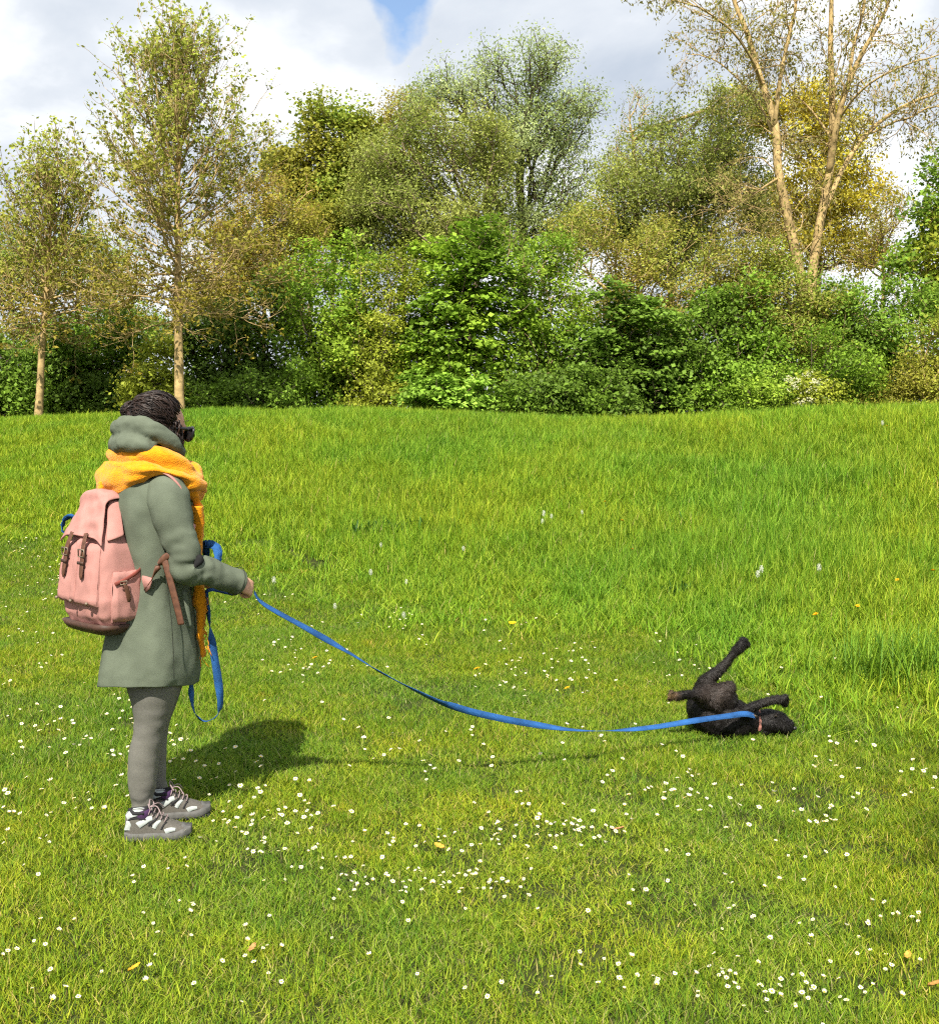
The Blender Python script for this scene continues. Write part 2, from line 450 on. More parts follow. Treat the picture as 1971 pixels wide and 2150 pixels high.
sc = 0.82 + 0.3 * np.clip(tall, -0.7, 1.2) + RNG.normal(0, 0.08, len(pl))
sc *= np.where(near(pl, DOG, 0.26, 0.15), 0.75, 1) * np.where(near(pl, FEET, 0.22, 0.2), 0.7, 1)
sc = np.clip(sc, 0.4, 1.6)
grow = np.interp(pl[:, 1], [2, 6, 14], [1.0, 1.1, 1.5])
rot = np.stack([RNG.normal(0, 0.06, len(pl)), RNG.normal(0, 0.06, len(pl)), RNG.uniform(0, 6.283, len(pl))], -1)
dry = RNG.random(len(pl)) < np.clip(np.interp(pl[:, 1], [2.5, 3.6, 4.8, 8], [0.15, 0.3, 0.6, 0.9]) + 0.25 * tall, 0, 1)
scatter('lawn_grass', np.column_stack([pl, gz(pl[:, 0], pl[:, 1])]), RNG.integers(0, 6, len(pl)) + 6 * dry, rot, np.stack([grow, grow, sc * grow], -1), lp,
        'short mown yellow-green grass of the lawn', 'grass')
pb = field(5.0, 27, lambda y: 110 if y < 10 else (75 if y < 16 else 50), 1.2)
d0, d1, dB, zc = params(pb[:, 0], pb[:, 1])
edge = 0.35 * np.sin(pb[:, 0] * 2.1) + 0.25 * np.sin(pb[:, 0] * 5.3 + 1) + RNG.normal(0, 0.18, len(pb))
keep = (pb[:, 1] > dB + edge - 1.6 * RNG.random(len(pb)) ** 2 + 1.5 * RNG.random(len(pb)) ** 2) & (pb[:, 1] < d1 + 2.5)
pb = pb[keep]; dd = (pb[:, 1] - dB[keep]); 
tall = np.array([noise.fractal(Vector((p[0] * 0.55, p[1] * 0.55, 8.1)), 1, 2, 3) for p in pb])
left = np.clip((-pb[:, 0] - 1.0) / 5.0, 0, 1)
sc = (0.36 + 0.5 * np.clip((dd + 0.8) / 2.6, 0, 1)) * (1 + 0.3 * np.clip(tall, -0.8, 1.2)) * (1 - 0.25 * left) + RNG.normal(0, 0.06, len(pb))
sc = np.clip(sc, 0.3, 1.5)
grow = np.interp(pb[:, 1], [5, 9, 24], [0.9, 1.0, 1.6])
rot = np.stack([RNG.normal(0, 0.07, len(pb)), RNG.normal(0.03, 0.07, len(pb)), RNG.uniform(0, 6.283, len(pb))], -1)
scatter('bank_grass', np.column_stack([pb, gz(pb[:, 0], pb[:, 1])]), RNG.integers(0, 6, len(pb)), rot, np.stack([grow, grow, sc], -1), bp_,
        'long uncut bright green grass on the rising bank', 'grass')

# ------------------------------------------------------------------ trees and shrubs
def bark(name, c, sc=6.0):
    return mat(name, c, 0.9, 0.15, 0.45, sc, 0.6, 18.0, detail=6)
m_leaf = leaf_mat('leaves', 0.38, 0.55, 0.18)
M_BARK = {'tan': bark('tan_bark', (0.36, 0.26, 0.14)), 'dark': bark('dark_bark', (0.09, 0.07, 0.05)), 'grey': bark('grey_bark', (0.22, 0.17, 0.11)), 'gold': bark('golden_bark', (0.40, 0.29, 0.13))}
def grow_tree(trunk, targets, bf=0.45, ascend=0.0):
    """joins the targets to the trunk, nearest first; returns nodes, parents"""
    nodes = [np.asarray(p, float) for p in trunk]; par = [-1] + list(range(len(trunk) - 1))
    pl_ = [0.0]
    for i in range(1, len(trunk)): pl_.append(pl_[-1] + np.linalg.norm(nodes[i] - nodes[i - 1]))
    n0 = len(nodes); tot = n0 + len(targets)
    A = np.zeros((tot, 3)); A[:n0] = nodes; L = np.zeros(tot); L[:n0] = pl_
    T = np.asarray(targets); zm = np.percentile(T[:, 2], 35)
    ref = np.asarray(trunk)
    dist = np.min(np.linalg.norm(T[:, None] - ref[None], axis=2), axis=1)
    k = n0
    for i in np.argsort(dist):
        p = T[i]
        d = np.linalg.norm(A[:k] - p, axis=1)
        rise = A[:k, 2] - p[2]
        cost = d + bf * L[:k] + (0.3 if ascend else 0.9) * np.clip(rise, 0, None)
        if ascend:
            hd2 = np.hypot(A[:k, 0] - p[0], A[:k, 1] - p[1]); cost = cost + ascend * np.clip((p[2] - zm) / 1.2, 0, 1) * np.clip(hd2 * 0.8 + rise, 0, None)
        if n0 > 2: cost[0] += 5
        j = int(np.argmin(cost))
        A[k] = p; L[k] = L[j] + d[j]; par.append(j); k += 1
    return A, np.array(par)
def branch_mesh(A, par, r_tip, r_base, expo=2.3, sides=5, jit=0.06, sag=0.0, rng=RNG):
    n = len(A); w = np.zeros(n); ch = np.zeros(n, int)
    for i in range(1, n): ch[par[i]] += 1
    w[ch == 0] = 1
    order = np.arange(n)[::-1]
    for i in order:
        if par[i] >= 0: w[par[i]] += w[i]
    r = r_tip * w ** (1 / expo)
    r = np.minimum(r, r_base) if r.max() > r_base else r * 1.0
    sc_ = (r_base - r_tip) / max(r.max() - r_tip, 1e-6); r = r_tip + (r - r_tip) * sc_
    e = np.arange(1, n); a, b = A[par[e]], A[e]; ra = np.minimum(r[par[e]], r[e] * 1.7 + 0.004); rb = r[e]
    ln = np.linalg.norm(b - a, axis=1, keepdims=True)
    off = rng.normal(0, 1, (len(e), 3)) * ln * jit
    off[:, 2] -= (sag * ln[:, 0])
    off[rb > 0.05] *= 0.15
    mid = (a + b) / 2 + off
    AA = np.vstack([a, mid]); BB = np.vstack([mid, b]); RA = np.concatenate([ra, (ra + rb) / 2]); RB = np.concatenate([(ra + rb) / 2, rb])
    t = nrm(BB - AA); ref = np.array([0.62, 0.74, 0.26]); u = nrm(np.cross(t, ref)); v = np.cross(t, u)
    an = np.linspace(0, 2 * np.pi, sides, endpoint=False)
    circ = np.cos(an)[None, :, None] * u[:, None] + np.sin(an)[None, :, None] * v[:, None]
    V = np.concatenate([AA[:, None] + circ * RA[:, None, None], BB[:, None] + circ * RB[:, None, None]], 1)
    i0 = np.arange(sides); i1 = (i0 + 1) % sides
    q = np.stack([i0, i1, i1 + sides, i0 + sides], -1)
    Fq = (np.arange(len(AA))[:, None, None] * 2 * sides + q[None]).reshape(-1, 4)
    return V.reshape(-1, 3), Fq, r, ch
def leaf_mesh(P, nrmv, size, aspect, cols, rng=RNG, droop=0.2):
    n = len(P)
    r = rng.normal(0, 1, (n, 3)); r[:, 2] -= droop * 2
    t = nrm(r - nrmv * np.sum(r * nrmv, 1, keepdims=True)); s = np.cross(nrmv, t)
    L = size[:, None]; W = (size * aspect)[:, None]
    V = np.stack([P - t * L * 0.5, P + s * W * 0.5 + t * L * 0.06 - nrmv * L * 0.05, P + t * L * 0.5 - nrmv * L * 0.14, P - s * W * 0.5 + t * L * 0.06 - nrmv * L * 0.05], 1)
    return V.reshape(-1, 3), np.arange(4 * n).reshape(n, 4), np.repeat(cols, 4, 0)
def sample_lobes(lobes, n, rng, shell=0.5, ragged=9):
    sub = []
    for c, R in lobes:                       # uneven outline: each lobe breaks up into bunches of very different size
        sub.append((c, R * 0.6))
        for q in range(ragged):
            v = nrm(rng.normal(0, 1, 3)); f = rng.uniform(0.16, 0.46)
            sub.append((c + v * R * rng.uniform(0.55, 0.98 - 0.2 * f), np.maximum(R, R.max() * 0.55) * f * np.array([1, 1, rng.uniform(0.6, 1.1)])))
    lobes = sub
    vol = np.array([l[1][0] * l[1][1] * l[1][2] for l in lobes]) ** 0.8
    k = rng.choice(len(lobes), n, p=vol / vol.sum())
    d = nrm(rng.normal(0, 1, (n, 3))); rad = rng.random(n) ** (1 / 3 * (1 - shell) + 0.02); rad = np.where(rng.random(n) < 0.14, rad * rng.uniform(1.05, 1.35, n), rad)
    bump_ = np.array([0.82 + 0.26 * noise.noise(Vector(q * 2.3 + kk * 7.7)) for q, kk in zip(d, k)])
    c = np.array([lobes[i][0] for i in k]); R = np.array([lobes[i][1] for i in k])
    return c + d * R * (rad * bump_ * 1.1)[:, None], d, rad
def plant(name, label, cat, Y, base, lobes, trunk, nodes, per, spread, size, aspect, palette, bk='grey', rt=0.006, rb=0.12,
          shell=0.5, bf=0.45, droop=0.2, group=None, seed=1, dscale=1.0, twigs=0, upright=0.35, flat=0.6, sag=0.0, zmin=None, tipw=1.0, bright=2.15, skirt=False, ragged=14, dense=1.0, ascend=0.0, expo=2.0, tips_only=False):
    """base: photo x of the stem; lobes and trunk: photo px (sx, sy, rx, ry[, depth offset]) at distance Y"""
    rng = np.random.default_rng(seed)
    b0 = at(base, 900, Y); root = np.array([b0[0], Y, float(gz(b0[0], Y)) - 0.03])
    pm = F / Y
    LB = []
    for l in lobes:
        dyo = l[4] if len(l) > 4 else 0.0
        c = at(l[0], l[1], Y + dyo); LB.append((c, np.array([l[2] / pm, min(l[2], l[3] * 1.6) / pm * dscale, l[3] / pm])))
    TR = [root] + [at(p[0], p[1], Y + (p[2] if len(p) > 2 else 0)) for p in trunk]
    TR = catmull(TR, max(8, len(TR) * 5))
    if skirt:                                # foliage down to the ground, in front and below
        for c, R in list(LB):
            g0 = float(gz(c[0], c[1]))
            if c[2] - R[2] * 0.6 > g0 + 0.2:
                LB.append((np.array([c[0], c[1], (g0 + c[2]) / 2]), np.array([R[0] * 0.95, R[1], max(0.4, (c[2] - g0) / 2)])))
    nodes = int(nodes * dense)
    T, d, rad = sample_lobes(LB, nodes, rng, shell, ragged)
    T[:, 2] = np.maximum(T[:, 2], gz(T[:, 0], T[:, 1]) + 0.1)
    A, par = grow_tree(TR, T, bf, ascend)
    if twigs:
        ex = []; ep = []
        n0 = len(TR)
        for i in range(n0, len(A)):
            dirn = nrm(A[i] - A[par[i]])
            for q in range(twigs):
                v = nrm(dirn * 0.9 + rng.normal(0, 0.55, 3) + np.array([0, 0, 0.3])); ex.append(A[i] + v * rng.uniform(0.12, 0.4)); ep.append(i)
        A = np.vstack([A, ex]); par = np.concatenate([par, ep])
    V, Fq, r, ch = branch_mesh(A, par, rt, rb, expo, sag=sag, rng=rng)
    root_o = thing(name, label, cat, root, group)
    link('trunk', mesh_np('trunk', V, Fq, None, True), M_BARK[bk], root_o)
    # leaves: sprays round the nodes away from the trunk
    idx = np.arange(len(TR), len(A)); tips = idx[(ch[idx] == 0)]
    src = tips if tips_only else np.concatenate([idx, np.repeat(tips, max(0, int(round(tipw))))])
    cnt = rng.poisson(per * 1.12, len(src)); node = np.repeat(src, cnt); n = len(node)
    P = A[node] + rng.normal(0, 1, (n, 3)) * spread * np.array([1, 1, flat])
    cen = np.mean([l[0] for l in LB], axis=0)
    outv = nrm(A[node] - cen)
    nv = nrm(outv * 0.55 + np.array([0, 0, upright * 2]) + rng.normal(0, 0.75, (n, 3)))
    pal = np.array(palette, float)
    h = np.array([noise.noise(Vector(p * 0.55) + Vector((seed * 3.1, 0, 0))) for p in A[idx]]); hm_ = dict(zip(idx, h))
    hv = np.array([hm_[i] for i in node]) * 1.3 + rng.normal(0, 0.22, n)
    u = np.clip((hv + 0.6) / 1.2, 0, 0.999) * (len(pal) - 1); k = u.astype(int); f = (u - k)[:, None]
    col = (pal[k] * (1 - f) + pal[np.minimum(k + 1, len(pal) - 1)] * f) * (0.7 + 0.6 * rng.random(n))[:, None] * bright
    col[:, 0] = np.maximum(col[:, 0], col[:, 1] * 0.60)
    sz = size * 0.9 * (0.45 + 0.9 * rng.random(n))
    gzz = gz(P[:, 0], P[:, 1]); ok = P[:, 2] > gzz + 0.03
    P, nv, sz, col = P[ok], nv[ok], sz[ok], col[ok]
    V, Fq, c = leaf_mesh(P, nv, sz, aspect, col, rng, droop)
    cr = link('crown', mesh_np('crown', V, Fq, c, False), m_leaf, root_o); cr['kind'] = 'stuff'
    return root_o
DG = [(0.045, 0.088, 0.012), (0.07, 0.128, 0.014), (0.105, 0.17, 0.018)]       # deep green
MG = [(0.070, 0.125, 0.012), (0.105, 0.17, 0.015), (0.155, 0.22, 0.022)]        # fresh green
YG = [(0.105, 0.128, 0.014), (0.155, 0.18, 0.018), (0.215, 0.235, 0.028)]       # yellow-green
OL = [(0.105, 0.130, 0.026), (0.145, 0.170, 0.032), (0.185, 0.205, 0.048)]      # olive
WI = [(0.125, 0.16, 0.05), (0.165, 0.205, 0.07), (0.215, 0.25, 0.11)]             # willow
GO = [(0.20, 0.17, 0.016), (0.26, 0.215, 0.02), (0.28, 0.26, 0.035)]           # golden
BR = [(0.16, 0.13, 0.02), (0.19, 0.155, 0.022), (0.18, 0.18, 0.028)]             # brown-yellow
KD = 1971 / 1848.0
def pd(name, label, cat, Y, base, lobes, trunk, *a, **k):
    lb = [tuple([l[0] * KD, l[1] * KD, l[2] * KD, l[3] * KD] + list(l[4:])) for l in lobes]
    tr = [tuple([p[0] * KD, p[1] * KD] + list(p[2:])) for p in trunk]
    if k.get('group') == HG:
        k.setdefault('skirt', True); k.setdefault('dense', 1.9)
        lb = [tuple([l[0], l[1], l[2] * 1.13, l[3] * 1.1] + list(l[4:])) for l in lb]
    return plant(name, label, cat, Y, base * KD, lb, tr, *a, **k)
HG = 'shrubs of the hedge behind the bank'
BT = 'trees behind the hedge'
# --- the two young trees in front of the hedge
def young_tree(label, Y, base, top, env, r0, nprim, seed, lean=0):
    """straight trunk to the top, thin limbs that leave it all the way up: level and sagging below, steep above; leaf tufts at the twig ends.
    env: photo (y, half width) of the crown outline"""
    rng = np.random.default_rng(seed); b0 = at(base * KD, 900, Y); root = np.array([b0[0], Y, float(gz(b0[0], Y)) - .03]); pm = F / Y
    tp = at(top[0] * KD, top[1] * KD, Y); Ht = tp[2] - root[2]
    n = 40; u = np.linspace(0, 1, n); trunk = root + np.outer(u, tp - root) + np.cumsum(rng.normal(0, .012, (n, 3)), 0) * np.array([1, 1, 0]) * u[:, None]
    tb = MB(); tb.tube(trunk, r0 * (1 - u) ** .9 * np.where(u < .06, 1.25 - 4 * u, 1) + .008, 9)
    zy_ = [at(base * KD, e[0] * KD, Y)[2] for e in env]; rw = [e[1] * KD / pm for e in env]
    o_ = np.argsort(zy_); zy_ = np.array(zy_)[o_]; rw = np.array(rw)[o_]
    limbs = MB(); tw = MB(); LP = []; hl = []
    zlo, zhi = zy_[0], zy_[-1]; f_lo = (zlo - root[2]) / Ht + .10
    ga = rng.uniform(0, 6)
    for i in range(nprim):
        f = f_lo + (.93 - f_lo) * ((i + rng.random()) / nprim) ** .9; k = int(f * (n - 1)); p0 = trunk[k]; ga += 2.4 + rng.normal(0, .3)
        hrel = (f - f_lo) / (.93 - f_lo); el = math.radians(np.interp(hrel, [0, .25, .6, 1], [-4, 22, 48, 70]) + rng.normal(0, 8))
        h0 = np.array([math.cos(ga), math.sin(ga), 0]); q = [p0]; step = .16; e_ = el; cnt = 0
        reach = rng.uniform(.78, 1.04)
        while cnt < 34:
            d = h0 * math.cos(e_) + np.array([0, 0, math.sin(e_)]); d = nrm(d + rng.normal(0, .09, 3)); q.append(q[-1] + d * step); cnt += 1
            if hrel < .22: e_ += math.radians(-2.2 if cnt < 9 else 4.5)
            else: e_ += math.radians(1.3)
            e_ = min(e_, math.radians(82)); z_ = q[-1][2]
            if np.hypot(*(q[-1] - trunk[min(n - 1, max(0, int((z_ - root[2]) / Ht * (n - 1))))])[:2]) > np.interp(z_, zy_, rw) * reach or z_ > zhi: break
        q = np.array(q); m = len(q)
        if m < 4: continue
        rs = (.026 * (1 - .6 * hrel) * min(1, m / 12) + .004); limbs.tube(q, np.linspace(rs, .0045, m), 5)
        for s_ in range(max(4, int(m * (1.05 - .68 * hrel)))):
            t = rng.integers(max(1, m // 5), m); d0_ = nrm(q[min(t + 1, m - 1)] - q[t - 1]); v_ = nrm(d0_ * .8 + rng.normal(0, .55, 3) + np.array([0, 0, .32 if hrel > .2 else .05])); L = rng.uniform(.35, 1.0); ss = [q[t]]
            for c in range(5): v_ = nrm(v_ + rng.normal(0, .16, 3) + np.array([0, 0, .10])); ss.append(ss[-1] + v_ * L / 5)
            ss = np.array(ss); tw.tube(ss, np.linspace(.0075, .0035, 6), 4); ends_ = [ss[-1]]
            for c in range(5):
                a = ss[rng.integers(1, 6)]; w_ = nrm(v_ + rng.normal(0, .7, 3) + np.array([0, 0, .2])); e2 = a + w_ * rng.uniform(.14, .42); tw.tube(np.array([a, (a + e2) / 2 + rng.normal(0, .015, 3), e2]), np.array([.005, .004, .003]), 3); ends_.append(e2)
            for e2 in ends_:
                mm = rng.poisson(3.4 if hrel > .3 else 3.0)
                if mm: LP.append(e2 + rng.normal(0, 1, (mm, 3)) * .045); hl += [hrel] * mm
    t = thing('young_tree', label, 'tree', root, 'young trees in front of the hedge')
    tr = tb.build('trunk', M_BARK['gold'], t); limbs.build('limbs', M_BARK['gold'], tr)['kind'] = 'stuff'; tw.build('twigs', M_BARK['gold'], tr)['kind'] = 'stuff'
    LP = np.vstack(LP); hl = np.array(hl)[:, None]; nl = len(LP); nv = nrm(rng.normal(0, .8, (nl, 3)) + np.array([0, -.4, .7]))
    col = (np.array([.27, .225, .026]) * (1 - np.clip(hl * 1.8, 0, 1)) + np.array([.34, .39, .055]) * np.clip(hl * 1.6, 0, 1)) * (.65 + .65 * rng.random((nl, 1)))
    V, Fq, c = leaf_mesh(LP, nv, .095 * (.6 + .7 * rng.random(nl)), .62, col, rng); cr = link('crown', mesh_np('crown', V, Fq, c), m_leaf, t); cr['kind'] = 'stuff'
young_tree('tall young tree with pale straight trunk rising behind the woman\'s head', 25.0, 354, (350, 120),
           [(75, 15), (100, 55), (140, 105), (200, 140), (270, 165), (350, 180), (440, 200), (540, 215), (600, 200), (650, 160), (690, 60)], .112, 95, 11)
young_tree('smaller young tree with pale forking trunk at the left edge', 26.0, 76, (100, 350),
           [(310, 15), (335, 50), (380, 85), (440, 110), (520, 135), (600, 160), (660, 155), (700, 70)], .095, 66, 12)
# --- hedge shrubs, left to right
pd('shrub', 'dark green shrub at the far left end of the hedge, behind the smaller tree', 'shrub', 29.0, 20, [(-40, 720, 110, 95), (60, 735, 90, 80), (-120, 690, 110, 120), (10, 780, 90, 45), (100, 780, 60, 45)], [(15, 760)], 420, 22, 0.20, 0.13, 0.7, DG, 'dark', rb=0.06, seed=21, group=HG)
pd('shrub', 'low dark shrub between the two pale tree trunks', 'shrub', 29.5, 190, [(180, 740, 95, 75), (130, 690, 70, 80), (230, 690, 80, 95), (120, 780, 70, 45), (220, 780, 80, 45)], [(190, 770)], 420, 22, 0.20, 0.13, 0.7, DG, 'dark', rb=0.06, seed=22, group=HG)
pd('shrub', 'small light green bush just left of the tall tree\'s trunk', 'shrub', 27.6, 290, [(290, 755, 52, 55), (310, 715, 40, 50)], [(292, 780)], 130, 20, 0.15, 0.11, 0.7, YG, 'dark', rb=0.04, seed=23, group=HG)
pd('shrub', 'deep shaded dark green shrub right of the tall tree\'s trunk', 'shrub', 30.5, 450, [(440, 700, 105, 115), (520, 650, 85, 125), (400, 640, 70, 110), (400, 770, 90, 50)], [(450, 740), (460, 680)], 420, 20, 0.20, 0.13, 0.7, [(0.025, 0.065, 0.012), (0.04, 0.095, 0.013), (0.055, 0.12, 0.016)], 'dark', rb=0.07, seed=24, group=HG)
pd('shrub', 'low leafy bush in the bare gap right of the tall tree\'s foot', 'shrub', 28.2, 520, [(450, 780, 80, 38), (560, 765, 85, 55)], [(520, 790)], 170, 20, 0.15, 0.11, 0.7, DG, 'dark', rb=0.04, seed=25, group=HG)
pd('shrub', 'tall bright green bush with rounded top, left third of the hedge', 'shrub', 29.5, 660, [(650, 600, 95, 130), (690, 520, 60, 62), (610, 690, 80, 110), (700, 700, 90, 110)], [(660, 720), (665, 620)], 430, 20, 0.17, 0.12, 0.72, MG, 'grey', rb=0.07, seed=26, group=HG)
pd('shrub', 'yellow-green fine-leaved bush beside the layered maple', 'shrub', 28.8, 760, [(750, 640, 75, 110), (760, 730, 85, 80), (720, 770, 70, 45), (780, 540, 75, 75)], [(755, 730)], 340, 24, 0.16, 0.09, 0.65, YG, 'grey', rb=0.05, seed=27, group=HG)
pd('maple', 'vivid green layered maple with broad leaves in the middle of the hedge', 'tree', 28.6, 890, [(910, 520, 95, 85), (870, 620, 75, 90), (950, 610, 80, 100), (880, 720, 90, 80)], [(890, 740), (905, 640), (915, 540)], 420, 20, 0.18, 0.155, 0.85, MG, 'grey', rb=0.08, seed=28, upright=0.8, flat=0.35, group=HG)
pd('shrub', 'low pale maple seedling at the foot of the hedge, below the layered maple', 'shrub', 27.0, 860, [(850, 765, 60, 38), (910, 775, 45, 28)], [(860, 790)], 110, 20, 0.14, 0.14, 0.85, [(0.09, 0.17, 0.02), (0.13, 0.22, 0.025), (0.17, 0.26, 0.04)], 'grey', rb=0.03, seed=29, upright=0.8, flat=0.4, group=HG)
pd('shrub', 'mid green bush showing thin bare stems, right of the layered maple', 'shrub', 29.4, 1060, [(1060, 560, 90, 95), (1090, 660, 100, 110), (1040, 740, 100, 75), (1030, 510, 80, 60)], [(1060, 730), (1062, 630), (1065, 560)], 420, 21, 0.17, 0.11, 0.7, [(0.07, 0.12, 0.013), (0.10, 0.16, 0.016), (0.15, 0.21, 0.02)], 'tan', rb=0.05, seed=30, group=HG)
pd('shrub', 'deep green broad-leaved bush lowest along the middle of the hedge', 'shrub', 27.6, 1120, [(1090, 775, 110, 50), (1190, 760, 80, 65), (1010, 790, 70, 30)], [(1120, 790)], 280, 22, 0.17, 0.12, 0.75, DG, 'dark', rb=0.05, seed=31, group=HG)
pd('shrub', 'tall olive and brownish bush rising above the hedge right of centre', 'shrub', 31.0, 1200, [(1180, 530, 105, 105), (1280, 510, 95, 95), (1340, 580, 90, 90), (1420, 530, 90, 80)], [(1220, 700), (1230, 600), (1240, 520)], 520, 18, 0.17, 0.085, 0.6, [(0.13, 0.12, 0.02), (0.17, 0.155, 0.022), (0.16, 0.18, 0.03)], 'gold', rb=0.06, twigs=1, seed=32, group=HG)
pd('shrub', 'dark green maple bush with layered leaves right of the centre of the hedge', 'shrub', 28.6, 1240, [(1240, 640, 75, 85), (1190, 690, 65, 75), (1290, 710, 70, 75)], [(1240, 730), (1240, 660)], 300, 21, 0.18, 0.15, 0.85, [(0.03, 0.085, 0.014), (0.05, 0.125, 0.016), (0.08, 0.16, 0.02)], 'grey', rb=0.06, seed=33, upright=0.8, flat=0.35, group=HG)
pd('shrub', 'broad mid green bush below the big bare tree\'s left side', 'shrub', 29.2, 1420, [(1400, 660, 100, 90), (1470, 620, 80, 80), (1390, 750, 110, 65), (1490, 720, 90, 80)], [(1430, 740), (1430, 660)], 480, 21, 0.17, 0.12, 0.72, [(0.045, 0.10, 0.012), (0.075, 0.15, 0.015), (0.12, 0.19, 0.02)], 'grey', rb=0.06, seed=34, group=HG)
pd('shrub', 'olive twiggy bush around the foot of the big bare tree', 'shrub', 30.0, 1560, [(1560, 590, 105, 75), (1500, 540, 80, 60), (1610, 650, 90, 80)], [(1565, 720), (1570, 620)], 460, 17, 0.17, 0.09, 0.6, [(0.12, 0.115, 0.02), (0.14, 0.15, 0.022), (0.13, 0.18, 0.025)], 'gold', rb=0.05, twigs=1, seed=35, group=HG)
pd('shrub', 'fine-leaved green bush low in the right half of the hedge', 'shrub', 28.0, 1560, [(1540, 765, 105, 55), (1640, 735, 90, 75), (1450, 790, 70, 32)], [(1560, 785)], 380, 23, 0.16, 0.095, 0.65, MG, 'dark', rb=0.05, seed=36, group=HG)
blossom = pd('shrub', 'bush with creamy white blossom clusters at the foot of the hedge', 'shrub', 27.3, 1605, [(1605, 760, 42, 36), (1640, 780, 38, 22)], [(1605, 785)], 110, 16, 0.14, 0.10, 0.7, YG, 'dark', rb=0.03, seed=37, group=HG)
pd('shrub', 'green bush with slanting bare stems near the right edge', 'shrub', 29.4, 1720, [(1710, 630, 100, 85), (1770, 680, 85, 90), (1690, 720, 80, 80), (1660, 590, 70, 60), (1780, 590, 60, 60)], [(1720, 730), (1725, 660)], 430, 20, 0.17, 0.11, 0.7, [(0.05, 0.11, 0.012), (0.08, 0.15, 0.016), (0.13, 0.19, 0.02)], 'tan', rb=0.05, seed=38, group=HG)
pd('shrub', 'yellowish brown twiggy bush at the right end of the hedge', 'shrub', 27.6, 1830, [(1810, 740, 75, 65), (1890, 700, 90, 100), (1740, 785, 60, 26)], [(1830, 780)], 360, 19, 0.16, 0.09, 0.6, [(0.13, 0.125, 0.018), (0.16, 0.16, 0.02), (0.16, 0.19, 0.025)], 'gold', rb=0.05, seed=39, group=HG)
pd('shrub', 'dark green bush beyond the right edge of the hedge', 'shrub', 29.5, 1980, [(1960, 680, 120, 120), (2080, 690, 120, 110)], [(1980, 730)], 300, 20, 0.2, 0.13, 0.7, DG, 'dark', rb=0.06, seed=40, group=HG)
# --- trees behind the hedge
pd('tree', 'olive leafy tree behind the smaller tree at the left edge', 'tree', 33.0, 150, [(110, 520, 110, 75), (220, 540, 100, 95), (20, 560, 100, 90), (260, 640, 90, 80), (-80, 520, 120, 130), (120, 680, 120, 90), (0, 690, 110, 90)], [(150, 660), (155, 560)], 760, 20, 0.22, 0.11, 0.6, [(0.09, 0.13, 0.02), (0.13, 0.16, 0.022), (0.17, 0.19, 0.03)], 'grey', rb=0.1, twigs=1, seed=41, group=BT)
pd('tree', 'brownish yellow twiggy tree behind the right side of the tall young tree', 'tree', 31.5, 520, [(520, 430, 105, 115), (580, 520, 80, 110), (470, 540, 95, 100), (560, 620, 60, 60), (440, 640, 90, 80)], [(520, 650), (522, 500), (522, 400)], 800, 12, 0.17, 0.08, 0.6, BR, 'gold', rb=0.06, twigs=2, seed=42, group=BT)
pd('tree', 'green and yellow tree with clumpy top between the tall tree and the willow', 'tree', 36.0, 655, [(650, 275, 62, 60), (700, 255, 45, 45), (635, 360, 65, 80), (700, 370, 60, 90), (565, 340, 45, 55), (660, 460, 80, 70)], [(655, 560), (660, 420), (665, 320)], 520, 17, 0.22, 0.14, 0.75, [(0.15, 0.145, 0.02), (0.14, 0.17, 0.022), (0.11, 0.18, 0.022)], 'grey', rb=0.08, twigs=1, seed=43, group=BT)
pd('tree', 'small tree with rusty yellow top peeking left of the willow', 'tree', 39.0, 790, [(790, 240, 65, 50), (800, 310, 70, 60), (760, 340, 60, 60)], [(795, 560), (795, 400), (792, 300)], 320, 15, 0.2, 0.10, 0.6, BR, 'grey', rb=0.08, twigs=1, seed=44, group=BT)
pd('willow', 'broad grey-green willow with dense fine leaves left of the dark trunk', 'tree', 35.0, 900, [(800, 350, 125, 95), (900, 300, 115, 95), (850, 430, 140, 80), (970, 370, 80, 100), (730, 420, 70, 80), (960, 470, 90, 60), (760, 500, 90, 50)], [(930, 600), (945, 480), (920, 390), (890, 320)], 1700, 12, 0.22, 0.115, 0.42, OL, 'grey', rt=0.006, rb=0.12, twigs=1, seed=45, droop=0.5, shell=0.3, group=BT)
pd('willow', 'tall silvery willow with dark trunk showing at the top centre', 'tree', 37.0, 1030, [(1060, 140, 72, 75), (960, 205, 110, 85), (1090, 240, 90, 95), (880, 190, 95, 60), (1130, 330, 70, 95), (1000, 300, 100, 80), (1155, 215, 45, 60), (1110, 430, 80, 70), (960, 130, 50, 35), (1070, 370, 70, 70), (1040, 450, 80, 50)], [(1030, 560), (1028, 440), (1022, 360), (1030, 270), (1048, 180)], 1450, 9, 0.23, 0.115, 0.42, WI, 'dark', rt=0.007, rb=0.15, shell=0.25, twigs=1, seed=46, droop=0.5, ragged=12, group=BT)
pd('willow', 'olive green willow between the silvery willow and the big bare tree', 'tree', 35.5, 1320, [(1290, 320, 110, 110), (1390, 290, 110, 115), (1340, 410, 150, 85), (1230, 390, 75, 100), (1450, 380, 85, 95), (1300, 490, 140, 60), (1180, 450, 70, 70), (1450, 220, 60, 60)], [(1320, 600), (1320, 460), (1330, 360), (1340, 270)], 1800, 11, 0.23, 0.12, 0.42, OL, 'grey', rt=0.006, rb=0.12, shell=0.3, twigs=1, seed=47, droop=0.5, ragged=11, group=BT)
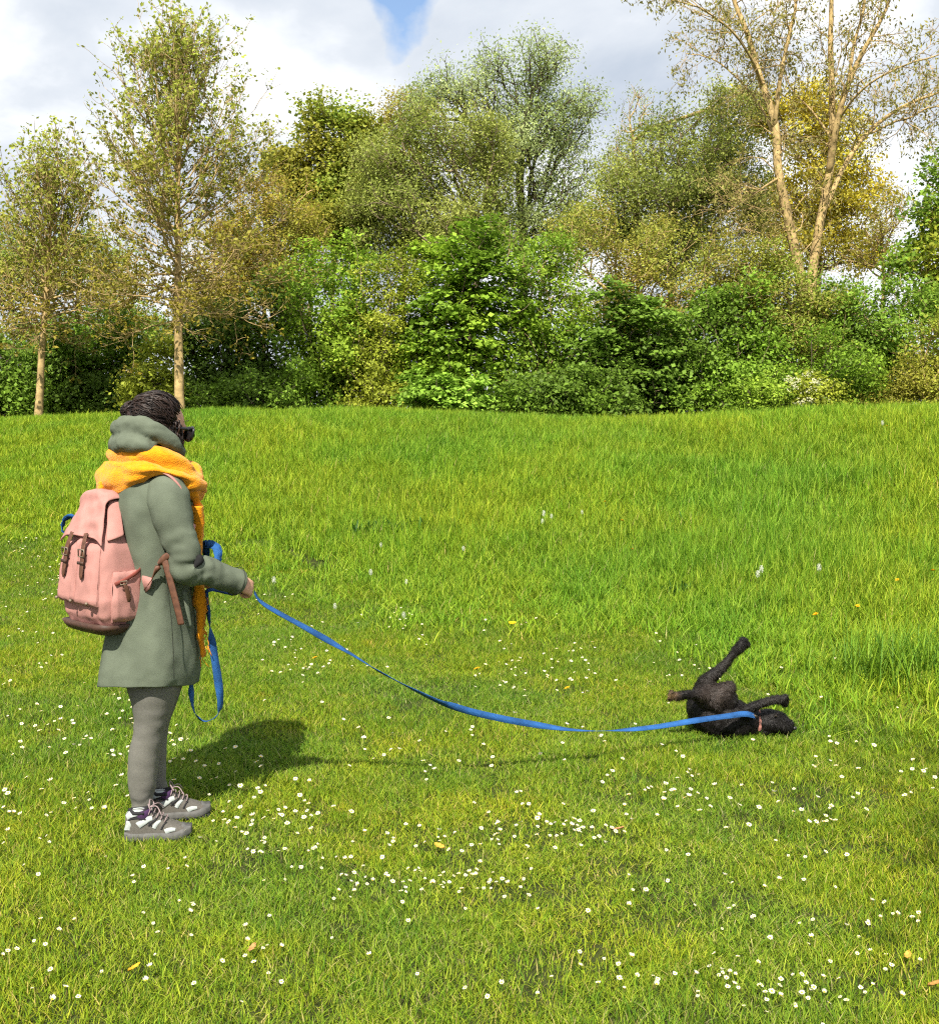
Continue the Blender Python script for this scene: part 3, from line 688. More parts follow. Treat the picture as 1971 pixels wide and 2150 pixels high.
pd('tree', 'slender willow sapling with curly bare twigs above the olive willow', 'tree', 36.5, 1250, [(1255, 220, 42, 60), (1210, 320, 40, 70), (1440, 200, 60, 45)], [(1255, 560), (1250, 380), (1245, 260)], 160, 4, 0.18, 0.09, 0.42, OL, 'gold', rt=0.007, rb=0.06, twigs=1, seed=48, group=BT)
pd('tree', 'golden yellow tree filling the space behind the big bare tree', 'tree', 38.0, 1610, [(1580, 260, 100, 90), (1660, 280, 75, 85), (1600, 390, 120, 85), (1690, 400, 65, 75), (1500, 220, 60, 50), (1560, 480, 100, 70), (1660, 490, 80, 60)], [(1610, 580), (1612, 430), (1610, 320)], 800, 13, 0.20, 0.13, 0.65, GO, 'grey', rb=0.10, shell=0.3, twigs=1, seed=49, group=BT)
pd('tree', 'thin yellowish sapling with sky showing through, near the right edge', 'tree', 33.5, 1730, [(1740, 430, 75, 60), (1700, 490, 60, 50), (1770, 520, 50, 40)], [(1735, 640), (1738, 540), (1735, 460)], 240, 5, 0.18, 0.085, 0.5, [(0.20, 0.18, 0.025), (0.20, 0.20, 0.03)], 'gold', rt=0.006, rb=0.05, twigs=1, seed=50, group=BT)
pd('tree', 'green leafy tree cut by the right edge above the hedge', 'tree', 31.0, 1840, [(1845, 420, 55, 70), (1855, 330, 40, 60), (1820, 510, 65, 60), (1930, 420, 80, 130), (1870, 600, 90, 80)], [(1815, 690), (1822, 560), (1838, 420)], 420, 14, 0.20, 0.14, 0.75, [(0.05, 0.12, 0.014), (0.09, 0.155, 0.016), (0.18, 0.19, 0.02)], 'tan', rb=0.06, twigs=1, seed=51, group=BT)
pd('tree', 'pale leafy tree far behind the gap left of the rounded bright bush', 'tree', 41.0, 610, [(600, 470, 90, 90), (700, 470, 80, 60), (560, 560, 90, 80)], [(610, 640), (610, 540)], 300, 14, 0.25, 0.12, 0.6, OL, 'grey', rb=0.08, seed=52, group=BT)
# --- the big bare locust tree: its limbs follow the photograph, thin leaves only at the twig ends
def big_tree():
    Y = 32.0; rng = np.random.default_rng(60)
    b0 = at(1592 * KD, 900, Y); root = np.array([b0[0], Y, float(gz(b0[0], Y)) - 0.05])
    P = lambda x, y, d=0.0: at(x * KD, y * KD, Y + d)
    limbs = [([root, P(1588, 700), P(1580, 600), P(1572, 540, -.2), P(1552, 440, -.3), P(1532, 340, -.3), P(1522, 240, -.2), P(1495, 160, 0), P(1470, 80, .2), P(1440, -10, .3), P(1420, -120, .4)], .25, .05),
             ([P(1592, 640), P(1598, 540, .2), P(1612, 440, .3), P(1630, 340, .3), P(1634, 250, .2), P(1630, 120, .3), P(1632, 0, .3), P(1625, -140, .3)], .21, .05),
             ([P(1630, 340, .3), P(1648, 240, -.2), P(1668, 170, -.4), P(1700, 100, -.5), P(1740, 30, -.6), P(1775, -60, -.7)], .14, .035),
             ([P(1668, 170, -.4), P(1680, 90, -.3), P(1700, 10, -.2), P(1705, -90, 0)], .07, .03),
             ([P(1618, 420, .3), P(1660, 330, .9), P(1700, 270, 1.3), P(1770, 215, 1.6), P(1850, 185, 1.8), P(1960, 120, 2)], .11, .03),
             ([P(1715, 262, 1.3), P(1760, 240, 1.1), P(1795, 232, .9), P(1825, 215, .8), P(1880, 220, .6)], .05, .02),
             ([P(1523, 250, -.2), P(1535, 160, -.5), P(1552, 80, -.6), P(1570, 0, -.7), P(1590, -100, -.8)], .10, .03),
             ([P(1500, 170), P(1480, 120, -.7), P(1440, 60, -1.2), P(1390, 20, -1.6), P(1310, -10, -1.9)], .06, .02),
             ([P(1528, 290, -.3), P(1500, 215, .6), P(1450, 150, 1.2), P(1400, 110, 1.5), P(1350, 100, 1.7)], .05, .015),
             ([P(1532, 350, -.3), P(1500, 370, -.9), P(1460, 400, -1.2), P(1430, 420, -1.4)], .05, .02),
             ([P(1634, 270, .2), P(1600, 220, .7), P(1560, 170, 1), P(1545, 120, 1.2)], .05, .015),
             ([P(1640, 250, 0), P(1690, 180, -1), P(1760, 130, -1.6), P(1850, 100, -2)], .05, .02),
             ([P(1560, 470, -.3), P(1500, 460, .3), P(1440, 445, .5)], .03, .012)]
    mb = MB(); tw = MB(); leafP = []
    ends = []
    for pts, r0, r1 in limbs:
        n = len(pts) * 6; pth = catmull(pts, n)
        pth = pth + np.cumsum(rng.normal(0, 0.012, pth.shape), 0) * np.linspace(0, 1, n)[:, None]
        u = np.linspace(0, 1, n); rr = r0 * (1 - u) ** 0.85 + r1 * u
        rr = rr * .74; mb.tube(pth, rr, 8 if r0 > .08 else 6)
        ends.append((pth, rr))
    # secondary branches and twigs
    Aall = []; 
    segs = []
    for pth, rr in ends:
        for i in range(int(len(pth) * 0.3), len(pth)):
            if rng.random() < 0.75:
                p = pth[i]; dr = nrm(np.gradient(pth, axis=0)[i])
                v = nrm(dr * 0.5 + rng.normal(0, 0.75, 3) + np.array([0, 0, 0.25])); ln = rng.uniform(0.7, 2.0); q = [p]
                for k in range(7):
                    v = nrm(v + rng.normal(0, 0.28, 3) + np.array([0, 0, 0.05 if k < 3 else -0.12])); q.append(q[-1] + v * ln / 7)
                segs.append((np.array(q), min(0.022, rr[i] * 0.6)))
    for q, r in segs:
        tw.tube(q, np.linspace(r, 0.005, len(q)), 4)
        for k in range(2, 8):
            for _ in range(2):
                v = nrm(nrm(q[k] - q[k - 1]) + rng.normal(0, 0.8, 3)); L = rng.uniform(0.2, 0.65)
                w = [q[k], q[k] + v * L * .5 + rng.normal(0, .03, 3), q[k] + v * L + np.array([0, 0, -0.1 * L]) + rng.normal(0, .04, 3)]
                tw.tube(np.array(w), np.array([0.006, 0.005, 0.0035]), 3)
                m = rng.poisson(5.5)
                if m: leafP.append(np.array(w[2]) + rng.normal(0, 1, (m, 3)) * np.array([.09, .09, .10]) - np.array([0, 0, .06]))
    t = thing('locust_tree', 'big nearly bare tree with forked golden limbs and thin drooping leaves', 'tree', root, BT)
    mb.build('trunk', M_BARK['gold'], t)
    b = tw.build('branches', M_BARK['gold'], t); b['kind'] = 'stuff'
    LP = np.vstack(leafP); n = len(LP)
    nv = nrm(rng.normal(0, 1, (n, 3)) + np.array([0, -0.3, 0.4]))
    col = np.array([0.30, 0.28, 0.07]) * (0.6 + 0.7 * rng.random((n, 1))) * np.array([1, 1, 1])
    V, Fq, c = leaf_mesh(LP, nv, 0.115 * (0.6 + .7 * rng.random(n)), 0.42, col, rng, 0.8)
    cr = link('crown', mesh_np('crown', V, Fq, c), m_leaf, t); cr['kind'] = 'stuff'
big_tree()
# blossom of the flowering bush: clusters of small petals
def bloom():
    rng = np.random.default_rng(77); w = np.array(blossom['_w']); P = []
    for k in range(15):
        c = at(rng.normal(1606, 30) * KD, rng.normal(766, 22) * KD, 26.9 + rng.normal(0, .15))
        P.append(c + rng.normal(0, 1, (34, 3)) * np.array([.075, .05, .045]))
    P = np.vstack(P); n = len(P)
    nv = nrm(rng.normal(0, .5, (n, 3)) + np.array([0, -.6, .8]))
    V, Fq, c = leaf_mesh(P, nv, np.full(n, .045), .9, np.tile([.6, .6, .38], (n, 1)) * (.8 + .3 * rng.random((n, 1))), rng)
    b = link('blossom', mesh_np('blossom', V, Fq, c), m_leaf, blossom); b['kind'] = 'stuff'
bloom()

def shade_tree():
    rng = np.random.default_rng(91); root = np.array([4.6, -4.2, -0.03])
    LBs = [(np.array([1.1, -3.5, 9.0]), np.array([2.1, 2.0, 1.5])), (np.array([4.6, -4.0, 9.6]), np.array([2.6, 2.6, 2.4])), (np.array([6.2, -4.6, 8.4]), np.array([2.2, 2.2, 1.8]))]
    T, d, rad = sample_lobes(LBs, 700, rng, .3, 9); TR = catmull([root, root + [0, 0, 3], root + [-.1, .1, 6], root + [0, .1, 8.5]], 24)
    A_, par = grow_tree(TR, T, .45); V, Fq, r, ch = branch_mesh(A_, par, .006, .2, 2.0, rng=rng)
    t = thing('tree', 'leafy tree standing behind the photographer, shading the lower right edge of the lawn', 'tree', root)
    link('trunk', mesh_np('trunk', V, Fq, None, True), M_BARK['grey'], t)
    node = np.repeat(np.arange(len(TR), len(A_)), rng.poisson(9, len(A_) - len(TR))); n = len(node); P_ = A_[node] + rng.normal(0, .2, (n, 3))
    V, Fq, c = leaf_mesh(P_, nrm(rng.normal(0, .7, (n, 3)) + [0, 0, .8]), .1 * (.6 + .8 * rng.random(n)), .65, np.tile([.09, .16, .02], (n, 1)), rng)
    cr = link('crown', mesh_np('crown', V, Fq, c), m_leaf, t); cr['kind'] = 'stuff'
shade_tree()
# ------------------------------------------------------------------ the woman
YP = 4.17
PX = F / YP                                             # photo px per metre at her distance
def P(sx, sy, dy=0.0): return at(sx, sy, YP + dy)
m_skin = mat('skin', (0.50, 0.28, 0.18), 0.55, 0.35, 0.12, 40)
m_coat = mat('grey_green_felt', (0.112, 0.132, 0.096), 0.95, 0.08, 0.2, 9, 0.2, 420, detail=8)
m_lining = mat('dark_lining', (0.02, 0.02, 0.02), 0.9, 0.1)
m_seam = mat('dark_seam', (0.035, 0.04, 0.03), 0.95, 0.1)
m_scarf = mat('yellow_wool', (0.74, 0.28, 0.006), 0.95, 0.1, 0.12, 60, 0.6, 220, sheen=0.2)
m_hair = mat('dark_brown_hair', (0.008, 0.005, 0.004), 0.5, 0.2, 0.5, 60)
m_hair2 = mat('brown_hair_strands', (0.024, 0.013, 0.009), 0.42, 0.35, 0.5, 60)
m_leg = mat('grey_knit', (0.145, 0.142, 0.125), 0.95, 0.1, 0.07, 120, 0.1, 600)
m_sock = mat('purple_sock', (0.06, 0.03, 0.08), 0.9, 0.1)
m_black = mat('black_plastic', (0.012, 0.012, 0.013), 0.3, 0.5)
m_lens = mat('dark_lens', (0.02, 0.014, 0.01), 0.15, 0.5)
m_white = mat('white_clip', (0.8, 0.8, 0.78), 0.3, 0.5)
base = np.array([P(320, 1700)[0], YP, 0.0])
woman = thing('person', 'woman in grey-green coat and yellow scarf standing with the leash in her hand', 'person', base)

# body: one continuous surface
SH_R, EL_R, WR_R = P(352, 1040, -.16), P(394, 1188, -.19), P(482, 1216, -.06)
SH_L, EL_L, WR_L = P(350, 1042, .18), P(390, 1192, .20), P(424, 1202, .12)
AN_R, KN_R, HP_R = P(297, 1712, -.09), P(314, 1545, -.09), P(318, 1380, -.08)
AN_L, KN_L, HP_L = P(341, 1685, .09), P(338, 1540, .08), P(325, 1380, .08)
NECK, HEADC = P(325, 985), P(337, 903, 0.0)
FD = nrm(np.array([0.70, 0.71, -0.12])); SD = nrm(np.cross(np.array([0, 0, 1.0]), FD)); UD = np.cross(FD, SD)   # where her face points
def H(f, s, u): return HEADC + FD * f + SD * s + UD * u
mb = MB()
tor = catmull([P(320, 1400), P(322, 1320), P(326, 1220), P(325, 1120), P(322, 1050), P(322, 1015), NECK], 24)
rad = catmull([[.13, .17], [.135, .18], [.11, .145], [.115, .155], [.105, .17], [.07, .12], [.055, .06]], 24)
a_ = math.radians(27)
mb.tube(tor, rad, 16, up=(math.cos(a_), math.sin(a_), 0))
mb.tube(catmull([P(322, 1020), P(328, 970), P(334, 920)], 8), np.full(8, .056), 12)
RH = np.stack([FD, SD, UD], 1)
mb.ellipsoid(H(0.0, 0, 0.02), (.094, .073, .105), 20, 14, RH)
mb.ellipsoid(H(.035, 0, -.05), (.058, .056, .07), 16, 12, RH)            # jaw
mb.ellipsoid(H(.088, 0, -.028), (.022, .014, .024), 10, 8, RH)           # nose
mb.ellipsoid(H(.082, 0, .018), (.018, .045, .018), 10, 8, RH)            # brow
mb.ellipsoid(H(.078, 0, -.068), (.016, .024, .011), 10, 8, RH)           # lips
mb.ellipsoid(H(.066, 0, -.1), (.022, .024, .02), 10, 8, RH)              # chin
for s in (-1, 1):
    mb.ellipsoid(H(-.005, s * .074, -.01), (.02, .009, .032), 10, 8, RH) # ears
def limb(pts, rs, m=18, k=12): mb.tube(catmull(pts, m), catmull(np.array(rs)[:, None], m)[:, 0], k)
limb([P(325, 1040, -.1), SH_R, (SH_R + EL_R) / 2, EL_R, (EL_R + WR_R) / 2, WR_R], [.055, .055, .046, .04, .036, .026])
limb([P(325, 1040, .1), SH_L, (SH_L + EL_L) / 2, EL_L, (EL_L + WR_L) / 2, WR_L], [.055, .055, .046, .04, .036, .026])
limb([P(320, 1360, -.07), HP_R, (HP_R + KN_R) / 2, KN_R, P(304, 1600, -.09), AN_R], [.08, .075, .055, .042, .040, .030])
limb([P(330, 1360, .08), P(333, 1420, .09), P(330, 1480, .09), P(325, 1540, .09), P(322, 1600, .09), P(333, 1655, .09), AN_L], [.08, .07, .05, .04, .04, .032, .028])
for an, hd_ in ((AN_R, 6), (AN_L, 16)):
    h_ = math.radians(hd_); f_ = np.array([math.cos(h_), math.sin(h_), 0])
    limb([an, an + f_ * .02 - np.array([0, 0, .045]), an + f_ * .10 - np.array([0, 0, .06]), an + f_ * .165 - np.array([0, 0, .07])], [.027, .028, .024, .015])
def hand(wr, fdir, ndir, curl=1.0):
    """palm, four fingers closing on the webbing and a thumb that leaves the side of the palm"""
    fdir = nrm(fdir); ndir = nrm(ndir - fdir * np.dot(ndir, fdir)); sdir = np.cross(ndir, fdir)
    pc = wr + fdir * .045
    mb.tube(np.array([wr - fdir * .02, wr, wr + fdir * .03, wr + fdir * .07, wr + fdir * .085]), np.array([[.024, .024], [.026, .02], [.036, .017], [.039, .016], [.034, .012]]), 12, up=sdir)
    for i, (s, ln) in enumerate(((-.028, .85), (-.010, 1.0), (.010, .95), (.027, .75))):
        b = wr + fdir * .078 + sdir * s
        p = [b, b + (fdir * .026 + ndir * .012) * ln, b + (fdir * .028 + ndir * .040) * ln, b + (fdir * .004 + ndir * .050) * ln, b + (fdir * -.012 + ndir * .034) * ln]
        mb.tube(catmull(p, 12), np.linspace(.0095, .0075, 12), 8)
    b = wr + fdir * .03 - sdir * .03
    p = [b, b + fdir * .025 - sdir * .016 + ndir * .012, b + fdir * .045 - sdir * .006 + ndir * .034, b + fdir * .05 + sdir * .014 + ndir * .046]
    mb.tube(catmull(p, 10), np.linspace(.012, .009, 10), 8)
fd_r = nrm(WR_R - EL_R) * np.array([1, .6, 1]); hand(WR_R + nrm(WR_R - EL_R) * .0, fd_r, np.array([-.1, .75, -.6]))
hand(WR_L, WR_L - EL_L, np.array([0, -.8, -.6]))
HAND = WR_R + nrm(fd_r) * .10 + np.array([0, .03, -.02])
link('body', remesh(mb, .0065, 5), m_skin, woman)

# coat: rings from the neck to the hem
tab = np.array([[972, 283, 378, .10], [990, 268, 390, .145], [1010, 258, 399, .185], [1045, 252, 403, .205], [1090, 252, 405, .205], [1140, 256, 404, .195],
                [1200, 254, 403, .19], [1260, 243, 408, .20], [1320, 228, 414, .212], [1380, 217, 419, .222], [1415, 213, 418, .226], [1437, 212, 414, .227]], float)
tab = catmull(tab, 60)
na = 72; an = np.linspace(0, 2 * np.pi, na, endpoint=False)
rows = []
for k, (sy, xl, xr, hd_) in enumerate(tab):
    u = k / 59.0
    c = P((xl + xr) / 2, sy); hw = (xr - xl) / 2 / PX
    ripple = 1 + (0.035 * np.sin(an * 5 + 1.0) + 0.02 * np.sin(an * 9 + 2.2 + u * 2)) * max(0, u - .45) * 1.6
    e = 2.0 / 2.25
    ca, sa = np.cos(an), np.sin(an)
    x = c[0] + hw * np.sign(ca) * np.abs(ca) ** e * ripple; y = YP + hd_ * np.sign(sa) * np.abs(sa) ** e * ripple
    # the hem dips at the near side
    z = c[2] + (0.0 if u < .5 else ((u - .5) * 2) ** 1.5 * (0.040 * np.maximum(-sa, 0) - 0.02 * np.maximum(sa, 0)))
    rows.append(np.stack([x, y, np.full(na, 1.0) * z], -1))
cb = MB().grid(np.array(rows)[:, ::-1], True)
coat = cb.build('coat', [m_coat, m_lining], woman)
wrinkle(coat.data, .006, 9, 3.0, 3, (1.0, 1.0, .55)); wrinkle(coat.data, .002, 28, 1.0, 2)
crease(coat.data, .010, 6.5, 2.0, (1.2, 1.2, .5), lambda q: np.clip(1.25 - abs(q[:, 2] - 1.0) * 2.2, 0, 1)); crease(coat.data, .006, 5.0, 7.0, (1.3, 1.3, .25), lambda q: np.clip((.95 - q[:, 2]) * 3, 0, 1))
sd_ = coat.modifiers.new('t', 'SOLIDIFY'); sd_.thickness = .007; sd_.offset = -1; sd_.material_offset = 1
subsurf(coat)
def sleeve(sh, el, wr, out, seed):
    d2 = nrm(wr - el)
    pts = [sh + np.array([-.015, -out * .05, .035]), sh + np.array([.0, out * .0, .0]), sh * .5 + el * .5 + np.array([-.006, 0, 0]), el * .8 + sh * .2, el + np.array([-.006, 0, -.010]), el * .75 + wr * .25, el * .35 + wr * .65, wr + d2 * .045]
    rr = [.050, .078, .072, .066, .064, .060, .057, .053]
    p = catmull(pts, 54); r = catmull(np.array(rr)[:, None], 54)[:, 0]
    u = np.linspace(0, 1, 54)
    r = r * (1 + .035 * np.sin(u * 40 + seed) * np.exp(-((u - .55) / .16) ** 2) + .02 * np.sin(u * 75 + seed))
    s = MB(); s.tube(p, r, 26, cap=False)
    # turned-in cuff
    o = s.build('sleeve', [m_coat, m_lining], coat)
    wrinkle(o.data, .005, 10, seed, 3); wrinkle(o.data, .0015, 40, seed, 2)
    crease(o.data, .011, 10, seed, (1, 1, 1.4), lambda q: np.clip(1.15 - np.linalg.norm(q - (el - base), axis=1) * 5.5, 0, 1)); crease(o.data, .005, 9, seed + 3, (1.2, 1.2, .6))
    q = o.modifiers.new('t', 'SOLIDIFY'); q.thickness = .006; q.offset = -1; q.material_offset = 1
    subsurf(o)
    for off_ in (.030,):
        c_ = wr + d2 * off_; u_ = nrm(np.cross(d2, [0, 0, 1])); w_ = np.cross(d2, u_); t_ = np.linspace(0, 6.283, 40, endpoint=False)
        MB().tube(c_ + (np.cos(t_)[:, None] * u_ + np.sin(t_)[:, None] * w_) * .0555, .0016, 5, closed=True).build('cuff_seam', m_seam, coat)
sleeve(SH_R, EL_R, WR_R, -1, 2.0); sleeve(SH_L, EL_L, WR_L, 1, 5.0)
# hood: thick rolled edge behind the head and the bag of cloth below it
hb = MB()
hp = catmull([P(382, 955, -.06), P(362, 930, -.115), P(330, 907, -.14), P(295, 896, -.135), P(266, 897, -.09), P(257, 900, 0.0), P(268, 898, .09), P(310, 900, .14), P(360, 925, .12), P(388, 952, .07)], 50)
hb.tube(hp, np.interp(np.linspace(0, 1, 50), [0, .15, .4, .6, .85, 1], [.018, .034, .043, .043, .034, .018]), 14)
hp2 = catmull([P(330, 955, -.15), P(300, 938, -.165), P(268, 932, -.14), P(254, 935, -.05), P(254, 935, .05), P(270, 934, .13), P(320, 950, .15)], 40)
hb.tube(hp2, np.interp(np.linspace(0, 1, 40), [0, .2, .5, .8, 1], [.02, .034, .045, .034, .02]), 14)
hb.tube(catmull([P(262, 915, 0), P(262, 950, 0), P(270, 985, 0)], 8), np.full((8, 2), .05), 14)
hm_e = remesh(hb, .007, 4); wrinkle(hm_e, .006, 16, 4.0); crease(hm_e, .004, 7, 1.0, (1, 1, 1.6))
link('hood', hm_e, m_coat, coat)
# seams: side, shoulder, hem and the pocket welt, laid just proud of the cloth
def coat_pt(sx, sy, off=.004):
    """point on the near side of the coat"""
    k = np.argmin(abs(tab[:, 0] - sy)); _, xl, xr, hd_ = tab[k]
    c = (xl + xr) / 2; u = np.clip((sx - c) / ((xr - xl) / 2), -.995, .995)
    e = 2.0 / 2.25; dep = hd_ * (1 - abs(u) ** (2 / e)) ** (e / 2)
    return P(sx, sy, -dep - off)
def seam(pts, r=.0016, par=None, mt=None, nm='seam', off=.006):
    q = catmull([coat_pt(*p, off) for p in pts], 24)
    return MB().tube(q, r, 5).build(nm, mt or m_seam, par or coat)
seam([(345, 1190), (353, 1240), (360, 1300), (364, 1360), (366, 1425)])
seam([(283, 1020), (274, 1070), (272, 1120), (278, 1170)], .0012)
pk = MB().tube(catmull([coat_pt(388, 1240, .006), coat_pt(394, 1280, .007), coat_pt(399, 1318, .006)], 12), np.full((12, 2), [.009, .004]), 8).build('pocket_welt', m_coat, coat)
# scarf: two wraps, the knot in front and the hanging tails
sb = MB()
def wrap(cx, rx, ry, tabn, tabf, lat, n=64, yoff=0):
    th = np.linspace(0, 2 * np.pi, n, endpoint=False); pts = []; rr = []
    for t in th:
        x = cx + rx * np.cos(t); near_ = np.sin(t) < 0
        tb = tabn if near_ else tabf
        y = np.interp(x, tb[0], tb[1]); h = np.interp(x, tb[0], tb[2])
        pts.append(P(x, y, ry * np.sin(t) + yoff)); rr.append([h / PX, lat])
    pts = np.array(pts); rr = np.array(rr)
    for _ in range(3):
        pts = (np.roll(pts, 1, 0) + 2 * pts + np.roll(pts, -1, 0)) / 4; rr = (np.roll(rr, 1, 0) + 2 * rr + np.roll(rr, -1, 0)) / 4
    sb.tube(pts, rr, 22, up=(0, 0, 1), closed=True)
wrap(327, 84, .155, ([240, 300, 340, 380, 415], [957, 957, 966, 985, 1015], [20, 27, 31, 31, 24]), ([240, 330, 415], [955, 965, 1000], [18, 24, 26]), .036)
wrap(318, 98, .185, ([215, 250, 285, 320, 350, 385, 420], [1008, 1003, 996, 988, 988, 1004, 1030], [38, 36, 24, 15, 10, 14, 34]), ([215, 320, 420], [1005, 985, 1025], [36, 20, 30]), .034)
wrap(322, 92, .175, ([225, 260, 300, 340, 380, 420], [985, 986, 980, 984, 1003, 1022], [18, 20, 16, 11, 12, 20]), ([225, 320, 420], [980, 975, 1015], [18, 18, 22]), .036)
sb.tube(catmull([P(372, 1000, -.12), P(398, 1016, -.11), P(418, 1022, -.04), P(424, 1022, .05)], 20), catmull([[.018, .03], [.034, .034], [.032, .036], [.03, .03]], 20), 16, up=(0, 0, 1))
sb.tube(catmull([P(392, 1020, -.10), P(408, 1046, -.08), P(416, 1070, -.04), P(416, 1082, .02)], 20), catmull([[.02, .03], [.028, .03], [.026, .03], [.02, .024]], 20), 16, up=(0, -1, .2))
sb.tube(catmull([P(222, 1015, -.06), P(218, 1040, -.075), P(222, 1052, -.09)], 10), catmull([[.05, .03], [.035, .026], [.012, .014]], 10), 14, up=(0, -1, 0))
scarf = sb.build('scarf', m_scarf, woman)
wrinkle(scarf.data, .009, 12, 6.0, 3, (1, 1, 2.2)); crease(scarf.data, .014, 7, 3.0, (.8, .8, 2.6)); wrinkle(scarf.data, .002, 60, 2.0, 2); subsurf(scarf)
tb_ = MB()
tl = catmull([P(412, 1062, -.07), P(416, 1100, -.05), P(418, 1150, -.03), P(416, 1210, 0), P(419, 1250, .0), P(422, 1290, .0), P(421, 1330, .0), P(427, 1378, .0)], 46)
wv = np.interp(np.linspace(0, 1, 46), [0, .15, .3, .5, .62, .75, .85, 1], [.026, .024, .013, .02, .027, .018, .012, .009])
tb_.tube(tl, np.stack([wv, np.full(46, .017)], 1), 14, up=(1, 0, 0))
tail = tb_.build('scarf_tail', m_scarf, scarf); wrinkle(tail.data, .006, 24, 1.0, 3); wrinkle(tail.data, .003, 80, 1.0, 2)
fr = MB(); r_ = np.random.default_rng(5)
for i in range(26):
    p = tl[int(r_.integers(26, 46))] + np.array([r_.normal(.012, .012), r_.normal(-.012, .01), 0]); fr.tube(catmull([p, p + r_.normal(0, .006, 3) + [.006, 0, -.015], p + r_.normal(0, .009, 3) + [.010, 0, -.034]], 5), .0016, 4)
fr.build('fringe', m_scarf, tail)
# hair: a cap of locks, a low bun, loose waves over the ear and beside the cheek
hc = MB(); r_ = np.random.default_rng(8)
hc.ellipsoid(H(-.018, 0, .026), (.102, .083, .102), 28, 18, RH)
hc.ellipsoid(H(-.03, 0, -.03), (.088, .084, .075), 24, 14, RH)
bun = P(281, 864, -.03)
hc.ellipsoid(bun, (.040, .046, .034), 18, 12)
hcm = remesh(hc, .006, 3)
co = verts(hcm); rel = (co - HEADC) @ RH
face = np.clip((rel[:, 0] - .014) / .02, 0, 1) * np.clip((.080 - rel[:, 2]) / .03, 0, 1)   # hairline: pulled back from the face
hcm.vertices.foreach_set('co', (co + (H(-.02, 0, .01) - co) * (.42 * face)[:, None]).astype(np.float32).ravel()); hcm.update()
wrinkle(hcm, .010, 26, 2.0, 3); wrinkle(hcm, .004, 70, 2.0, 2)
hair = link('hair', hcm, m_hair, woman)
st = MB()
hcen = H(-.018, 0, .026); hrad = np.array([.103, .085, .104])
db = nrm(((bun - hcen) @ RH) / hrad)
hl_ = catmull([(.60, .45, .66), (.66, .0, .76), (.60, -.45, .66), (.38, -.82, .42), (.16, -.97, .12), (-.10, -.97, -.22), (-.30, -.88, -.38)], 60)
for i in range(560):     # hair drawn back from the hairline to the bun, wavy
    d0_ = hl_[r_.integers(0, 60)] + r_.normal(0, .05, 3)
    if r_.random() < .45: d0_ = d0_ * (1 - .5 * r_.random()) + db * r_.uniform(0, .45) + np.array([0, 0, .25 * r_.random()])
    d0_ = nrm(d0_); om = math.acos(np.clip(d0_ @ db, -1, 1)); n = 16; q = []
    ph = r_.uniform(0, 6.28); am = r_.uniform(.003, .015); wf = r_.uniform(5, 12); sg_ = r_.choice([r_.uniform(.98, 1.05), r_.uniform(1.0, 1.13)]); tmax = r_.uniform(.75, 1.0)
    per_ = nrm(np.cross(d0_, db))
    for k in range(n):
        t = k / (n - 1) * tmax
        dd_ = (math.sin((1 - t) * om) * d0_ + math.sin(t * om) * db) / max(math.sin(om), .05)
        dd_ = nrm(dd_ + per_ * (am / .09) * math.sin(ph + t * wf)); w_ = sg_ + .035 * math.sin(math.pi * t) + .02 * math.sin(ph * 2 + t * wf * 1.3)
        q.append(hcen + RH @ (dd_ * hrad * w_))
    st.cur = int(r_.random() < .55)
    st.tube(np.array(q), np.linspace(.0016, .0030, n) * r_.uniform(.4, 1.3), 5)
for i in range(70):      # locks hanging beside the cheek
    b = H(r_.uniform(-.02, .034), -.076 - r_.uniform(0, .010), r_.uniform(-.05, .045)); q = [b]; ph = r_.uniform(0, 6.28); ln = r_.uniform(.08, .19)
    for k in range(1, 13):
        t = k / 12
        q.append(b + UD * (-ln * t) + FD * (.045 * t + .007 * math.sin(ph + t * 12)) - SD * (-.02 * t) + SD * .006 * math.cos(ph + t * 10))
    st.cur = int(r_.random() < .7)
    st.tube(np.array(q), np.linspace(.004, .0014, 13) * r_.uniform(.6, 1.2), 5)
for i in range(60):      # coils of the bun
    a0 = r_.uniform(0, 6.28); ax = nrm(r_.normal(0, 1, 3)); v = nrm(np.cross(ax, r_.normal(0, 1, 3))); w = np.cross(ax, v)
    q = [bun + (v * math.cos(a0 + t) + w * math.sin(a0 + t)) * np.array([.045, .05, .039]) * r_.uniform(.97, 1.06) for t in np.linspace(0, 2.2, 12)]
    st.cur = int(r_.random() < .6); st.tube(np.array(q), .0032, 5)
for i in range(130):      # flyaway hairs
    v = nrm(r_.normal(0, 1, 3) + UD * .6 - FD * .3); b = H(-.018, 0, .026) + v * .095; q = [b]
    for k in range(6): v = nrm(v * .6 + r_.normal(0, .45, 3)); q.append(q[-1] + v * .007)
    st.tube(np.array(q), .0009, 3)
st.build('hair_strands', [m_hair, m_hair2], hair)['kind'] = 'stuff'
cl = MB(); cc = P(297, 853, -.075)
for k in range(5):
    t = k * 1.257; cl.ellipsoid(cc + np.array([math.cos(t), -.2, math.sin(t)]) * .0085, (.0065, .004, .0065), 8, 6)
cl.build('hair_clip', m_white, hair)
